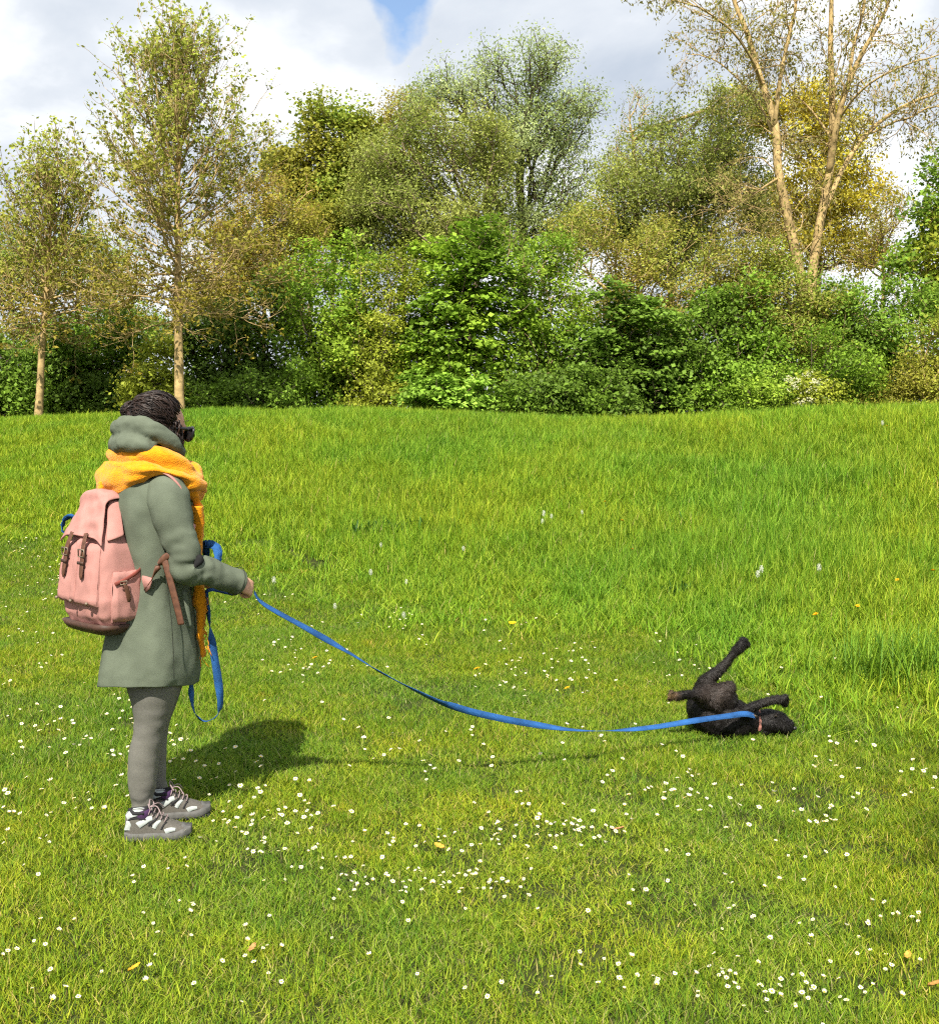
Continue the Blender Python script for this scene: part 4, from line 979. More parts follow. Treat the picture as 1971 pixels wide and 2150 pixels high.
# sunglasses
sg = MB()
for s in (-1, 1):
    sg.ellipsoid(H(.100, s * .038, -.004), (.007, .040, .030), 18, 12, RH)
    sg.tube(np.array([H(.096, s * .074, .012), H(.05, s * .082, .012), H(-.01, s * .082, .006)]), np.array([[.008, .002], [.006, .002], [.004, .002]]), 6, up=UD)
sg.tube(np.array([H(.106, -.01, .006), H(.110, 0, .008), H(.106, .01, .006)]), .003, 6)
for s in (-1, 1):    # side shields of the wide frame
    sg.tube(catmull([H(.100, s * .06, .024), H(.094, s * .080, .010), H(.092, s * .072, -.022)], 8), .005, 6)
sg.build('sunglasses', m_black, woman)
# leggings, socks and trail shoes
lg = MB()
def leg(rows_, dy, k=22):
    p = []; r = []
    for (sy, xl, xr, dd_) in rows_:
        p.append(P((xl + xr) / 2, sy, dy)); r.append([(xr - xl) / 2 / PX, dd_])
    m = len(rows_) * 6
    lg.tube(catmull(p, m), catmull(r, m), k, up=(1, 0, 0))
leg([(1375, 264, 388, .10), (1442, 268, 378, .092), (1490, 280, 361, .078), (1539, 281, 345, .062), (1589, 270, 335, .060), (1640, 269, 329, .052), (1675, 274, 322, .042), (1702, 277, 319, .037), (1716, 277, 319, .037)], -.09)
leg([(1375, 275, 394, .10), (1442, 283, 384, .09), (1490, 292, 366, .076), (1535, 296, 353, .062), (1585, 294, 350, .058), (1630, 304, 349, .05), (1662, 314, 354, .042), (1690, 320, 359, .040), (1706, 320, 359, .039)], .09)
legg = lg.build('leggings', m_leg, woman); wrinkle(legg.data, .003, 22, 2.0); crease(legg.data, .006, 16, 2.0, (.7, .7, 2.2), lambda q: np.clip(1 - abs(q[:, 2] - .10) * 14, 0, 1) + .7 * np.clip(1 - abs(q[:, 2] - .41) * 9, 0, 1)); subsurf(legg)
m_shoe = mat('grey_mesh_fabric', (0.105, 0.098, 0.086), 0.85, 0.2, 0.15, 150, 0.2, 600)
m_shoe2 = mat('pale_grey_suede', (0.34, 0.37, 0.36), 0.75, 0.2, 0.12, 90)
m_sole = mat('dark_rubber', (0.10, 0.10, 0.095), 0.8, 0.3, 0.2, 60)
m_lace = mat('pink_grey_lace', (0.26, 0.20, 0.20), 0.9, 0.1)
m_trim = mat('black_trim', (0.02, 0.02, 0.022), 0.8, 0.2)
def shoe(heel, head_deg):
    """heel: ground point under the heel; the shoe points along head_deg"""
    h_ = math.radians(head_deg); fx = np.array([math.cos(h_), math.sin(h_), 0]); lx = np.array([-math.sin(h_), math.cos(h_), 0]); uz = np.array([0, 0, 1.0])
    W = lambda x, y, z: heel + fx * x + lx * y + uz * z
    us = [0, .08, .22, .36, .50, .64, .78, .90, 1.0]; LEN = .232
    hw = [.024, .033, .036, .036, .039, .044, .045, .036, .014]
    tp = [.098, .114, .116, .108, .092, .072, .058, .047, .032]
    def surf(u, v, off=0.0):          # v: 0 at the near sole edge, .5 on top, 1 at the far edge
        w = np.interp(u, us, hw) + off; t = np.interp(u, us, tp) + off
        a = np.pi * (1 - v); e = .72
        y = -w * -1 * np.sign(np.cos(a)) * abs(np.cos(a)) ** e * 1.0
        return W(u * LEN - .01, y, .026 + (t - .026) * abs(np.sin(a)) ** e)
    t = MB(); G = np.array([[surf(u, v) for v in np.linspace(0, 1, 25)] for u in np.linspace(0, 1, 40)])
    t.grid(G)
    t.add(np.vstack([G[0], G[0].mean(0)[None]]), tris=[[i, i + 1, 25] for i in range(24)]); t.add(np.vstack([G[-1], G[-1].mean(0)[None]]), tris=[[i + 1, i, 25] for i in range(24)])
    up_ = t.build('shoe', m_shoe, woman)
    s = MB(); n = 40
    rows__ = []
    for z, k in ((.0, .96), (.012, 1.06), (.024, 1.07), (.034, .99)):
        ring = []
        for a in np.linspace(0, 2 * np.pi, 56, endpoint=False):
            u = .5 - .5 * math.cos(a); w = np.interp(u, us, hw) * k + .004
            lift = .014 * max(0, (u - .72) / .28) ** 1.5 + .004 * max(0, (.1 - u) / .1)
            ring.append(W(u * LEN * 1.03 - .014, w * (-1 if a > np.pi else 1), z + lift))
        rows__.append(ring)
    s.grid(np.array(rows__), True, True)
    s.build('sole', m_sole, up_)
    lug = MB()
    for k in range(13):
        for sgn in (-1, 1):
            u = .05 + k * .073; lug.box(W(u * LEN, sgn * (np.interp(u, us, hw) + .003), .007), (.006, .006, .007), np.stack([fx, lx, uz]))
    lug.build('lugs', m_trim, up_)['kind'] = 'stuff'
    def strip(uv, wdt, mt, nm, off=.0018):
        uv = catmull(uv, 14); q = MB()
        c = np.array([surf(a, b, off) for a, b in uv]); T_ = nrm(np.gradient(c, axis=0)); 
        nn_ = nrm(np.array([surf(a, b, off + .01) - surf(a, b, off - .004) for a, b in uv]))
        sd__ = np.cross(T_, nn_); ww = np.interp(np.linspace(0, 1, 14), np.linspace(0, 1, len(wdt)), wdt)
        q.grid(np.stack([c - sd__ * ww[:, None] - nn_ * .004, c - sd__ * ww[:, None] * .85 + nn_ * .0006, c + sd__ * ww[:, None] * .85 + nn_ * .0006, c + sd__ * ww[:, None] - nn_ * .004], 1))
        return q.build(nm, mt, up_)
    for sidev in (0, 1):
        m_ = lambda v: v if sidev == 0 else 1 - v
        strip([(.02, m_(.30)), (.10, m_(.34)), (.22, m_(.36)), (.34, m_(.36))], [.016, .017, .014, .008], m_shoe2, 'overlay')
        strip([(.20, m_(.10)), (.30, m_(.18)), (.42, m_(.28))], [.014, .014, .009], m_shoe2, 'overlay')
        strip([(.05, m_(.05)), (.06, m_(.14)), (.05, m_(.20))], [.016, .012, .008], m_shoe2, 'overlay')
        strip([(.44, m_(.08)), (.50, m_(.20)), (.55, m_(.30))], [.010, .007, .004], m_shoe2, 'overlay')
        strip([(.62, m_(.05)), (.70, m_(.12)), (.78, m_(.16))], [.011, .009, .006], m_shoe2, 'overlay')
        strip([(.03, m_(.20)), (.16, m_(.22)), (.32, m_(.20)), (.42, m_(.10))], [.004, .004, .004, .003], m_trim, 'trim', .002)
        strip([(.36, m_(.10)), (.46, m_(.24)), (.50, m_(.36))], [.004, .004, .004], m_trim, 'trim', .002)
        strip([(.56, m_(.08)), (.60, m_(.22)), (.64, m_(.34))], [.004, .003, .003], m_trim, 'trim', .002)
    strip([(1.0, .5), (.97, .5), (.92, .5), (.86, .5)], [.012, .024, .028, .022], m_sole, 'toe_cap', .002)
    for k in range(5):
        u = .36 + k * .062
        MB().tube(catmull([surf(u, .30, .004), surf(u + .02, .42, .009), surf(u + .03, .5, .010), surf(u + .02, .58, .009), surf(u, .70, .004)], 12), np.full((12, 2), [.0035, .002]), 6).build('lace', m_lace, up_)
    bow = MB()
    for sgn in (-1, 1):
        b = surf(.36, .5, .012); bow.tube(catmull([b, b + lx * sgn * .025 + uz * .02, b + lx * sgn * .045 + uz * .004 + fx * .01, b + lx * sgn * .02 + fx * .012, b], 16), .0024, 5)
        bow.tube(catmull([b, b + lx * sgn * .02 + fx * .03 + uz * .008, b + lx * sgn * .045 + fx * .05 - uz * .02], 8), .002, 5)
    bow.build('lace_bow', m_lace, up_)
    col_ = MB(); col_.tube(np.array([surf(.06, .5, .004), surf(.14, .30, .006), surf(.28, .30, .008), surf(.34, .5, .01), surf(.28, .70, .008), surf(.14, .70, .006)]), .007, 8, closed=True)
    col_.build('collar', m_trim, up_)
for (an_, sx, sy, dgr) in ((AN_R, 272, 1766, 9), (AN_L, 318, 1724, 18)):
    gpt = ground_at(sx, sy); gpt[2] += .001; shoe(gpt, dgr)
    h_ = math.radians(dgr); fx = np.array([math.cos(h_), math.sin(h_), 0])
    b = gpt + fx * .050 
    MB().tube(np.array([b + [0, 0, .07], b + [0, 0, .10], b + [-.002, 0, .112]]), np.array([.032, .034, .034]), 16).build('sock', m_sock, woman)

# ------------------------------------------------------------------ the backpack
m_pink = mat('pink_canvas', (0.40, 0.20, 0.175), 0.95, 0.1, 0.14, 14, 0.15, 500)
m_leath = mat('brown_leather', (0.105, 0.045, 0.025), 0.6, 0.35, 0.3, 60)
m_leath2 = mat('dark_leather', (0.06, 0.03, 0.02), 0.6, 0.35, 0.3, 60)
m_metal = mat('dull_brass', (0.16, 0.12, 0.08), 0.4, 0.6)
A = math.radians(49)
Ov, Rv = np.array([-math.cos(A), -math.sin(A), 0]), np.array([math.sin(A), -math.cos(A), 0])
PDY = -.055
def zy(sy): return P(230, sy, PDY - .12)[2]
# rows: photo y, photo x of the back centre, outward depth, width
BT_ = np.array([[1326, 253, .110, .24], [1312, 254, .155, .285], [1290, 256, .178, .315], [1255, 256, .182, .325], [1200, 255, .170, .315], [1150, 252, .150, .29], [1110, 250, .122, .235], [1075, 248, .10, .19], [1052, 246, .082, .165], [1042, 246, .055, .13]], float)
def bp(o_, r_, sy):
    """pack point: o_ outward, r_ towards her right, at photo height sy"""
    cx = np.interp(-sy, -BT_[:, 0], BT_[:, 1])
    c = P(cx, sy, PDY); c[2] = zy(sy)
    return c + Ov * o_ + Rv * r_
def dw(sy): return np.interp(-sy, -BT_[:, 0], BT_[:, 2]), np.interp(-sy, -BT_[:, 0], BT_[:, 3])
pack = thing('backpack', 'dusty pink canvas backpack with brown leather straps on the woman\'s back', 'backpack', bp(.08, 0, 1322))
g = []
ths = np.linspace(0, 2 * np.pi, 64, endpoint=False)
for sy in np.concatenate([np.linspace(1326, 1290, 8), np.linspace(1280, 1070, 26), np.linspace(1062, 1042, 7)]):
    d_, w_ = dw(sy); e = 2 / 4.2; c_, s_ = np.cos(ths), np.sin(ths)
    oo = d_ / 2 + d_ / 2 * np.sign(c_) * abs(c_) ** e; rr = w_ / 2 * np.sign(s_) * abs(s_) ** e
    g.append([bp(a, b, sy) for a, b in zip(oo, rr)])
body_ = MB().grid(np.array(g), True, True).build('bag', m_pink, pack)
wrinkle(body_.data, .008, 11, 9.0, 3, (1, 1, .5)); crease(body_.data, .011, 7, 3.0, (1.2, 1.2, .45)); wrinkle(body_.data, .002, 34, 2.0, 2); subsurf(body_)
def out_pt(u, sy, off):                    # outward face, u -1..1 across
    d_, w_ = dw(sy); return bp(d_ + off - .014 * abs(u) ** 3, u * w_ / 2 * .93, sy)
def side_pt(u, sy, off, s=1):              # right or left side, u 0 at the back, 1 at the outward edge
    d_, w_ = dw(sy); return bp(d_ * (.04 + .9 * u), s * (w_ / 2 + off - .012 * abs(2 * u - 1) ** 3), sy)
def slab(fn, us, ys, th, mt, nm, par, wr=.003, seed=0):
    nu, nv = 14, 18; U = np.linspace(us[0], us[1], nu); Yv = np.linspace(ys[0], ys[1], nv); t = MB()
    top = np.array([[fn(u, y, th * (0.35 if (i in (0, nv - 1) or j in (0, nu - 1)) else 1)) for j, u in enumerate(U)] for i, y in enumerate(Yv)])
    bot = np.array([[fn(u, y, -.012) for u in U] for y in Yv])
    t.grid(top)
    rim = lambda a, b: t.grid(np.stack([a, b]))
    rim(top[0], bot[0]); rim(bot[-1], top[-1]); rim(bot[:, 0], top[:, 0]); rim(top[:, -1], bot[:, -1])
    o = t.build(nm, mt, par)
    if wr: wrinkle(o.data, wr, 26, seed, 2)
    return o
slab(out_pt, (-.86, -.03), (1264, 1140), .020, m_pink, 'front_pocket', pack, .003, 1)
slab(out_pt, (.03, .86), (1266, 1140), .020, m_pink, 'front_pocket', pack, .003, 2)
slab(out_pt, (-.09, .09), (1262, 1128), .024, m_pink, 'zip_placket', pack, .002, 3)
# top flap: over the top and down the outward face
fl = MB(); rows_ = []
prof = [(.0, 1043, .010), (.25, 1039, .012), (.55, 1037, .012), (.85, 1040, .012), (1.0, 1049, .012), (1.0, 1075, .014), (1.0, 1100, .016), (1.0, 1122, .018), (1.0, 1133, .020)]
prof = catmull(prof, 30)
for fo, sy, off in prof:
    sy_ = max(sy, 1042); d_, w_ = dw(max(sy, 1056)); zoff = (1042 - sy) / PX * .6 if sy < 1042 else 0
    row = []
    for u in np.linspace(-1, 1, 21):
        p = bp(d_ * fo + off, u * (w_ / 2 + .009), sy_); p[2] += zoff + .012 - .030 * abs(u) ** 5 
        row.append(p)
    rows_.append(row)
fo_ = MB().grid(np.array(rows_)).build('flap', m_pink, pack); wrinkle(fo_.data, .006, 18, 4.0, 3); crease(fo_.data, .007, 10, 2.0)
q = fo_.modifiers.new('t', 'SOLIDIFY'); q.thickness = .007; q.offset = 0; subsurf(fo_)
# right-hand wing of the flap, folded down the side
wg = MB(); rows_ = []
for v in np.linspace(0, 1, 10):
    rows_.append([side_pt(u, 1050 + v * 62 + 20 * u * v, .008 + .012 * v) for u in np.linspace(.52, 1.05, 8)])
w_o = MB().grid(np.array(rows_)).build('flap_wing', m_pink, pack); q = w_o.modifiers.new('t', 'SOLIDIFY'); q.thickness = .006; subsurf(w_o)
# leather straps with buckles
for uc in (-.44, .40):
    pts = [out_pt(uc, y, o_) for y, o_ in ((1118, .034), (1136, .034), (1150, .032), (1164, .031), (1180, .030), (1200, .029), (1212, .027))]
    pth = catmull(pts, 30); wv = np.interp(np.linspace(0, 1, 30), [0, .8, .92, 1], [.0135, .0135, .010, .002])
    s_o = MB().tube(pth, np.stack([wv, np.full(30, .0028)], 1), 8, up=Rv).build('strap', m_leath, pack)
    c0 = out_pt(uc, 1158, .037); bk = MB(); zz = np.array([0, 0, 1.0])
    loop = [c0 + Rv * a * .020 + zz * b * .013 for a, b in ((-1, -1), (1, -1), (1, 1), (-1, 1))]
    bk.tube(np.array(loop), .0028, 6, closed=True); bk.tube(np.array([c0 - zz * .012, c0 + zz * .016]), .002, 6)
    bk.build('buckle', m_metal, s_o)
    MB().tube(np.array([out_pt(uc - .13, 1178, .036), out_pt(uc + .13, 1178, .036)]), np.array([[.006, .003]] * 2), 8, up=(0, 0, 1)).build('keeper', m_leath2, s_o)
for uc, y in ((-.72, 1257), (0.0, 1258), (.68, 1259)):
    MB().ellipsoid(out_pt(uc, y, .026), (.006, .006, .006), 10, 8).build('stud', m_metal, pack)
# side pocket with slanting zip, leather pull and patches
sp = slab(side_pt, (.06, .80), (1300, 1196), .016, m_pink, 'side_pocket', pack, .004, 6)
slab(lambda u, y, o_: side_pt(u, y, o_, -1), (.06, .80), (1300, 1196), .016, m_pink, 'side_pocket', pack, .004, 8)
zp = MB().tube(catmull([side_pt(.80, 1220, .019), side_pt(.5, 1210, .022), side_pt(.2, 1198, .020), side_pt(.06, 1192, .014)], 14), np.full((14, 2), [.0075, .003]), 8, up=(0, 0, 1)).build('zip', mat('rust_zip', (.22, .06, .045), .8, .2), sp)
MB().tube(catmull([side_pt(.62, 1217, .027), side_pt(.56, 1228, .030), side_pt(.50, 1245, .028), side_pt(.46, 1258, .024)], 10), np.interp(np.linspace(0, 1, 10), [0, .3, .8, 1], [.004, .009, .009, .006])[:, None] * np.array([1, .35]), 8, up=Ov).build('zip_pull', m_leath, sp)
MB().tube(np.array([side_pt(.70, 1214, .027), side_pt(.55, 1214, .030), side_pt(.55, 1221, .030), side_pt(.70, 1221, .027)]), .0022, 6, closed=True).build('zip_ring', m_metal, sp)
slab(side_pt, (.0, .26), (1312, 1284), .010, m_leath2, 'leather_patch', pack, .001)
slab(side_pt, (.02, .42), (1068, 1046), .010, m_leath2, 'leather_patch', pack, .001)
gb = []
for sy, k in ((1331, .86), (1324, 1.0), (1316, 1.035), (1307, 1.02)):
    d_, w_ = dw(max(1290, sy - 14)); e = 2 / 4.2; c_, s_ = np.cos(ths), np.sin(ths)
    oo = d_ / 2 + d_ / 2 * k * np.sign(c_) * abs(c_) ** e; rr = w_ / 2 * k * np.sign(s_) * abs(s_) ** e
    gb.append([bp(a, b, min(sy, 1326)) - np.array([0, 0, max(0, sy - 1326) / PX]) for a, b in zip(oo, rr)])
MB().grid(np.array(gb)[:, :, :], True, True).build('leather_base', m_leath2, pack)
# carrying handle, shoulder straps
MB().tube(catmull([bp(.03, -.03, 1042), bp(.02, -.02, 1032), bp(.018, .03, 1029), bp(.03, .06, 1042)], 16), np.full((16, 2), [.011, .004]), 8, up=Ov).build('handle', m_pink, pack)
def pack_strap(s):
    dy = -.17 if s > 0 else .17
    pth = catmull([bp(.01, s * .06, 1046), P(300, 1005, dy * .85), P(336, 990, dy), P(370, 1010, dy * 1.02), P(392, 1060, dy * .95), P(398, 1120, dy * .95), P(372, 1160, dy * 1.18), P(345, 1172, dy * 1.22), P(318, 1217, dy * 1.2), P(300, 1240, dy * 1.02)], 70)
    wv = np.interp(np.linspace(0, 1, 70), [0, .5, .62, 1], [.026, .026, .013, .011])
    k = 43
    a = MB().tube(pth[:k + 1], np.stack([np.full(k + 1, .006), wv[:k + 1]], 1), 8, up=(0, 0, 1)).build('shoulder_strap', m_pink, pack)
    MB().tube(pth[k:], np.stack([wv[k:], np.full(70 - k, .003)], 1), 8, up=(.5, 0, .85)).build('webbing', m_leath, a)
    return a
ss = pack_strap(1); pack_strap(-1)
MB().tube(catmull([P(345, 1172, -.205), P(354, 1205, -.212), P(366, 1250, -.215), P(376, 1290, -.215), P(381, 1312, -.214)], 20), np.full((20, 2), [.0125, .0025]), 8, up=(1, 0, 0)).build('strap_end', m_leath, ss)
MB().add([P(290, 1206, -.17), P(296, 1254, -.165), P(319, 1214, -.215), P(313, 1236, -.21)], quads=[[0, 1, 3, 2]]).build('side_gusset', m_pink, pack).modifiers.new('t', 'SOLIDIFY').thickness = .006

# ------------------------------------------------------------------ the leash
m_blue = mat('blue_webbing', (0.020, 0.092, 0.27), 0.75, 0.2, 0.3, 14, 0.5, 420)
DY = 5.38
def D(sx, sy, dy=0.0): return at(sx, sy, DY + dy)
def ribbon(t, pth, ang, half=.0145, th=.0011, m=160):
    """flat webbing: ang 0 = its face towards the camera side, 90 = edge on"""
    p = catmull(pth, m); a = np.radians(catmull(np.asarray(ang, float)[:, None], m)[:, 0] + 9 * np.sin(np.linspace(0, 31, m)) + 5 * np.sin(np.linspace(0, 74, m)))
    T_ = nrm(np.gradient(p, axis=0)); view = nrm(np.array([0, 0, CAMZ]) - p); fa = nrm(view - T_ * np.sum(view * T_, 1, keepdims=True)); wd = np.cross(T_, fa)
    w = wd * np.cos(a)[:, None] + fa * np.sin(a)[:, None]; nn_ = np.cross(w, T_)
    G = np.stack([p - w * half - nn_ * th, p + w * half - nn_ * th, p + w * half + nn_ * th, p - w * half + nn_ * th], 1)
    t.grid(G, True, True)
    return p
leash = thing('dog_leash', 'long flat blue webbing leash running from the woman to the dog', 'leash', HAND)
k1 = [(500, 1234, 72), (555, 1269, 58), (640, 1317, 45), (700, 1351, 55), (752, 1382, 74), (800, 1412, 90), (853, 1440, 108), (917, 1471, 128), (955, 1484, 155), (1000, 1497, 180), (1080, 1514, 200), (1173, 1529, 228), (1230, 1534, 255), (1290, 1534, 262), (1370, 1527, 228), (1465, 1512, 205), (1530, 1503, 200), (1563, 1499, 205), (1583, 1503, 225)]
END = D(1583, 1503, -.10)
pts = []
for sx, sy, a in k1:
    kx = (sx - CX) / F * 1.0
    den_ = (END[0] - HAND[0]) - kx * (END[1] - HAND[1]); tt = np.clip((kx * HAND[1] - HAND[0]) / den_, 0, 1)
    Yl = HAND[1] + (END[1] - HAND[1]) * tt; pts.append(at(sx, sy, Yl))
pts[0] = HAND
lb = MB(); ribbon(lb, pts, [k[2] for k in k1], m=260)
lb.build('lead', m_blue, leash, smooth=False)
lb = MB()
ribbon(lb, [WR_L + [.03, -.02, -.01], P(432, 1150, .04), P(436, 1142, .03), P(455, 1150, .02), P(458, 1175, 0), P(452, 1195, -.02), HAND - [.03, 0, 0]], [60, 40, 25, 20, 35, 50, 60], .017)
lb.build('handle_loop', m_blue, leash, smooth=False)
lb = MB()
ribbon(lb, [HAND - [.07, 0, .01], P(437, 1240, .0), P(438, 1290, .0), P(446, 1350, .0), P(457, 1420, .0), P(463, 1475, .0), P(456, 1502, .0), P(432, 1514, .02), P(410, 1498, .04), P(402, 1455, .05), P(404, 1420, .06), P(410, 1360, .08), P(414, 1250, .1), WR_L], [95, 110, 130, 30, 25, 55, 82, 95, 85, 120, 120, 120, 100, 90], .0165)
lb.build('slack_loop', m_blue, leash, smooth=False)
# blue loop showing behind the backpack
lb = MB()
ribbon(lb, [bp(.11, -.09, 1092), bp(.125, -.135, 1090), bp(.135, -.158, 1103), bp(.14, -.155, 1122), bp(.12, -.12, 1135)], [60, 40, 60, 80, 100], .012, m=40)
lb.build('side_loop', m_blue, pack)

# ------------------------------------------------------------------ the dog, rolling on its back
m_dog = mat('black_fur', (0.02, 0.016, 0.014), 0.5, 0.25, 0.3, 70, 0.3, 260, attr='col')
PD = F / DY
mb = MB()
def dl(pts, rs, m=16, k=14): mb.tube(catmull([D(*p) for p in pts], m), catmull(np.array(rs)[:, None], m)[:, 0] / PD, k)
dl([(1476, 1448, .06), (1482, 1480, .04), (1505, 1502, .02), (1540, 1512, 0), (1568, 1514, 0), (1592, 1518, 0)], [24, 44, 49, 46, 35, 24], 24, 18)
dl([(1585, 1517, 0), (1612, 1515, -.01), (1632, 1517, -.02), (1650, 1524, -.03), (1664, 1528, -.04)], [25, 27, 24, 18, 13], 16, 14)
dl([(1624, 1505, -.04), (1632, 1501, -.05), (1636, 1506, -.05)], [8, 7, 5], 8, 10)
mb.ellipsoid(D(1606, 1534, -.05), (.045, .012, .022), 12, 8)                                              # ear lying in the grass
mb.ellipsoid(D(1608, 1503, .06), (.03, .012, .03), 12, 8)
# raised hind leg: thigh, knee, hock, long foot
dl([(1480, 1462, .04), (1481, 1440, .02), (1490, 1424, .0), (1504, 1413, .0), (1520, 1396, .0), (1538, 1375, .0), (1553, 1358, -.01), (1562, 1349, -.01)], [30, 22, 15, 12, 10, 8.5, 12, 10], 26, 12)
# other hind leg: folded thigh with the knee up, foot to the left
dl([(1496, 1472, -.03), (1516, 1456, -.05), (1532, 1443, -.06), (1541, 1436, -.06)], [34, 26, 15, 9], 18, 12)
mb.ellipsoid(D(1500, 1466, -.03), (.095, .07, .07), 16, 12)
mb.ellipsoid(D(1528, 1470, -.03), (.045, .06, .07), 16, 12)
dl([(1478, 1462, -.08), (1458, 1458, -.12), (1440, 1459, -.14), (1424, 1462, -.15), (1411, 1461, -.16)], [17, 11, 9.5, 10, 7], 16, 12)
# forelegs
dl([(1553, 1505, -.06), (1568, 1492, -.08), (1582, 1483, -.08), (1602, 1476, -.08), (1624, 1470, -.08), (1645, 1471, -.08)], [20, 14, 10.5, 8.5, 9, 11], 18, 12)
dl([(1560, 1505, .08), (1575, 1492, .10), (1590, 1500, .12), (1606, 1506, .13)], [18, 12, 9, 8], 14, 12)
# tail on the ground
dl([(1470, 1500, .12), (1450, 1515, .2), (1430, 1525, .26), (1415, 1530, .3)], [14, 9, 7, 4], 14, 10)
def paw(c, d, r=6.5):
    d = nrm(np.array(d, float)); s_ = nrm(np.cross(d, [0, 1, .3])); u_ = np.cross(s_, d)
    for k in range(4):
        a = (k - 1.5) * .55; mb.ellipsoid(np.array(c) + (d * (9 - abs(k - 1.5) * 2) + s_ * (k - 1.5) * 5.5) / PD, np.array([r, r, r]) / PD, 8, 6)
paw(D(1559, 1353, -.01), (.7, 0, .7)); paw(D(1414, 1461, -.16), (-1, -.1, 0), 5.5); paw(D(1642, 1471, -.08), (1, 0, -.05))
dm = remesh(mb, .0055, 3)
wrinkle(dm, .004, 30, 3.0, 3)
co = verts(dm).astype(float); n_ = len(co)
def blob(c, r): return np.exp(-np.sum((co - c) ** 2, 1) / r ** 2)
belly = np.clip(blob(D(1498, 1455, -.10), .085) + blob(D(1535, 1440, -.1), .04) * .8 + blob(D(1468, 1462, -.1), .03), 0, 1)
legs_ = np.clip(blob(D(1530, 1385, 0), .07) * .35 + blob(D(1620, 1472, -.08), .06) * .3, 0, 1)
pads = np.clip(blob(D(1411, 1461, -.18), .03), 0, 1)
nose_ = np.array([noise.fractal(Vector(p * 38), 1, 2, 3) for p in co])
c_ = np.array([.0055, .0045, .0042])[None] * (1 + .4 * nose_[:, None]) + belly[:, None] * np.array([.026, .019, .015]) * (1 + .3 * nose_[:, None]) + legs_[:, None] * np.array([.03, .026, .02]) + pads[:, None] * np.array([.16, .10, .05]) * np.clip(.6 + nose_[:, None], .1, 1.4)
at__ = dm.attributes.new('col', 'FLOAT_COLOR', 'POINT'); c4 = np.ones((n_, 4), np.float32); c4[:, :3] = np.clip(c_, 0, 1); at__.data.foreach_set('color', c4.ravel())
dg_ = D(1520, 1550); dloc = np.array([dg_[0], DY, float(gz(dg_[0], DY))])
dog = thing('dog', 'black dog rolling on its back with legs in the air', 'dog', dloc)
link('body', dm, m_dog, dog)
# short coat: fine hairs along the body
no_ = np.empty(n_ * 3, np.float32); dm.vertex_normals.foreach_get('vector', no_); no_ = no_.reshape(-1, 3).astype(float)
r_ = np.random.default_rng(4); pick = r_.integers(0, n_, 20000)
b = co[pick]; nn_ = no_[pick]; tn = r_.normal(0, 1, (len(pick), 3)) + np.array([-.8, 0, -.5]); tn = nrm(tn - nn_ * np.sum(tn * nn_, 1, keepdims=True))
tip = b + nn_ * .006 + tn * .019 * (.5 + r_.random((len(pick), 1))); sdv = np.cross(nn_, tn) * .0011
V = np.stack([b - sdv, b + sdv, tip], 1).reshape(-1, 3)
fu = link('fur', mesh_np('fur', V, np.arange(len(V)).reshape(-1, 3), np.repeat(np.clip(c_[pick] * 1.3, 0, 1), 3, 0)), m_dog, dog); fu['kind'] = 'stuff'
# collar, nose, eye
cp = D(1589, 1517, 0); ax = nrm(D(1600, 1517, 0) - D(1580, 1515, 0)); u1 = nrm(np.cross(ax, [0, 1, 0.2])); u2 = np.cross(ax, u1)
tt = np.linspace(0, 2 * np.pi, 40, endpoint=False)
MB().tube(cp + (np.cos(tt)[:, None] * u1 + np.sin(tt)[:, None] * u2) * .0615, np.full((40, 2), [.009, .003]), 8, up=ax, closed=True).build('collar', mat('pink_collar', (.36, .16, .13), .8, .2), dog)
MB().ellipsoid(D(1667, 1529, -.05), (.012, .012, .010), 12, 8).build('nose', m_black, dog)
MB().ellipsoid(D(1628, 1503, -.075), (.007, .006, .006), 12, 8).build('eye', m_lens, dog)
MB().tube(np.array([D(1579, 1502, -.115), D(1585, 1503, -.10), D(1590, 1505, -.07)]), np.array([[.006, .002], [.005, .002], [.004, .002]]), 8, up=(0, 0, 1)).build('leash_clip', m_metal, dog)

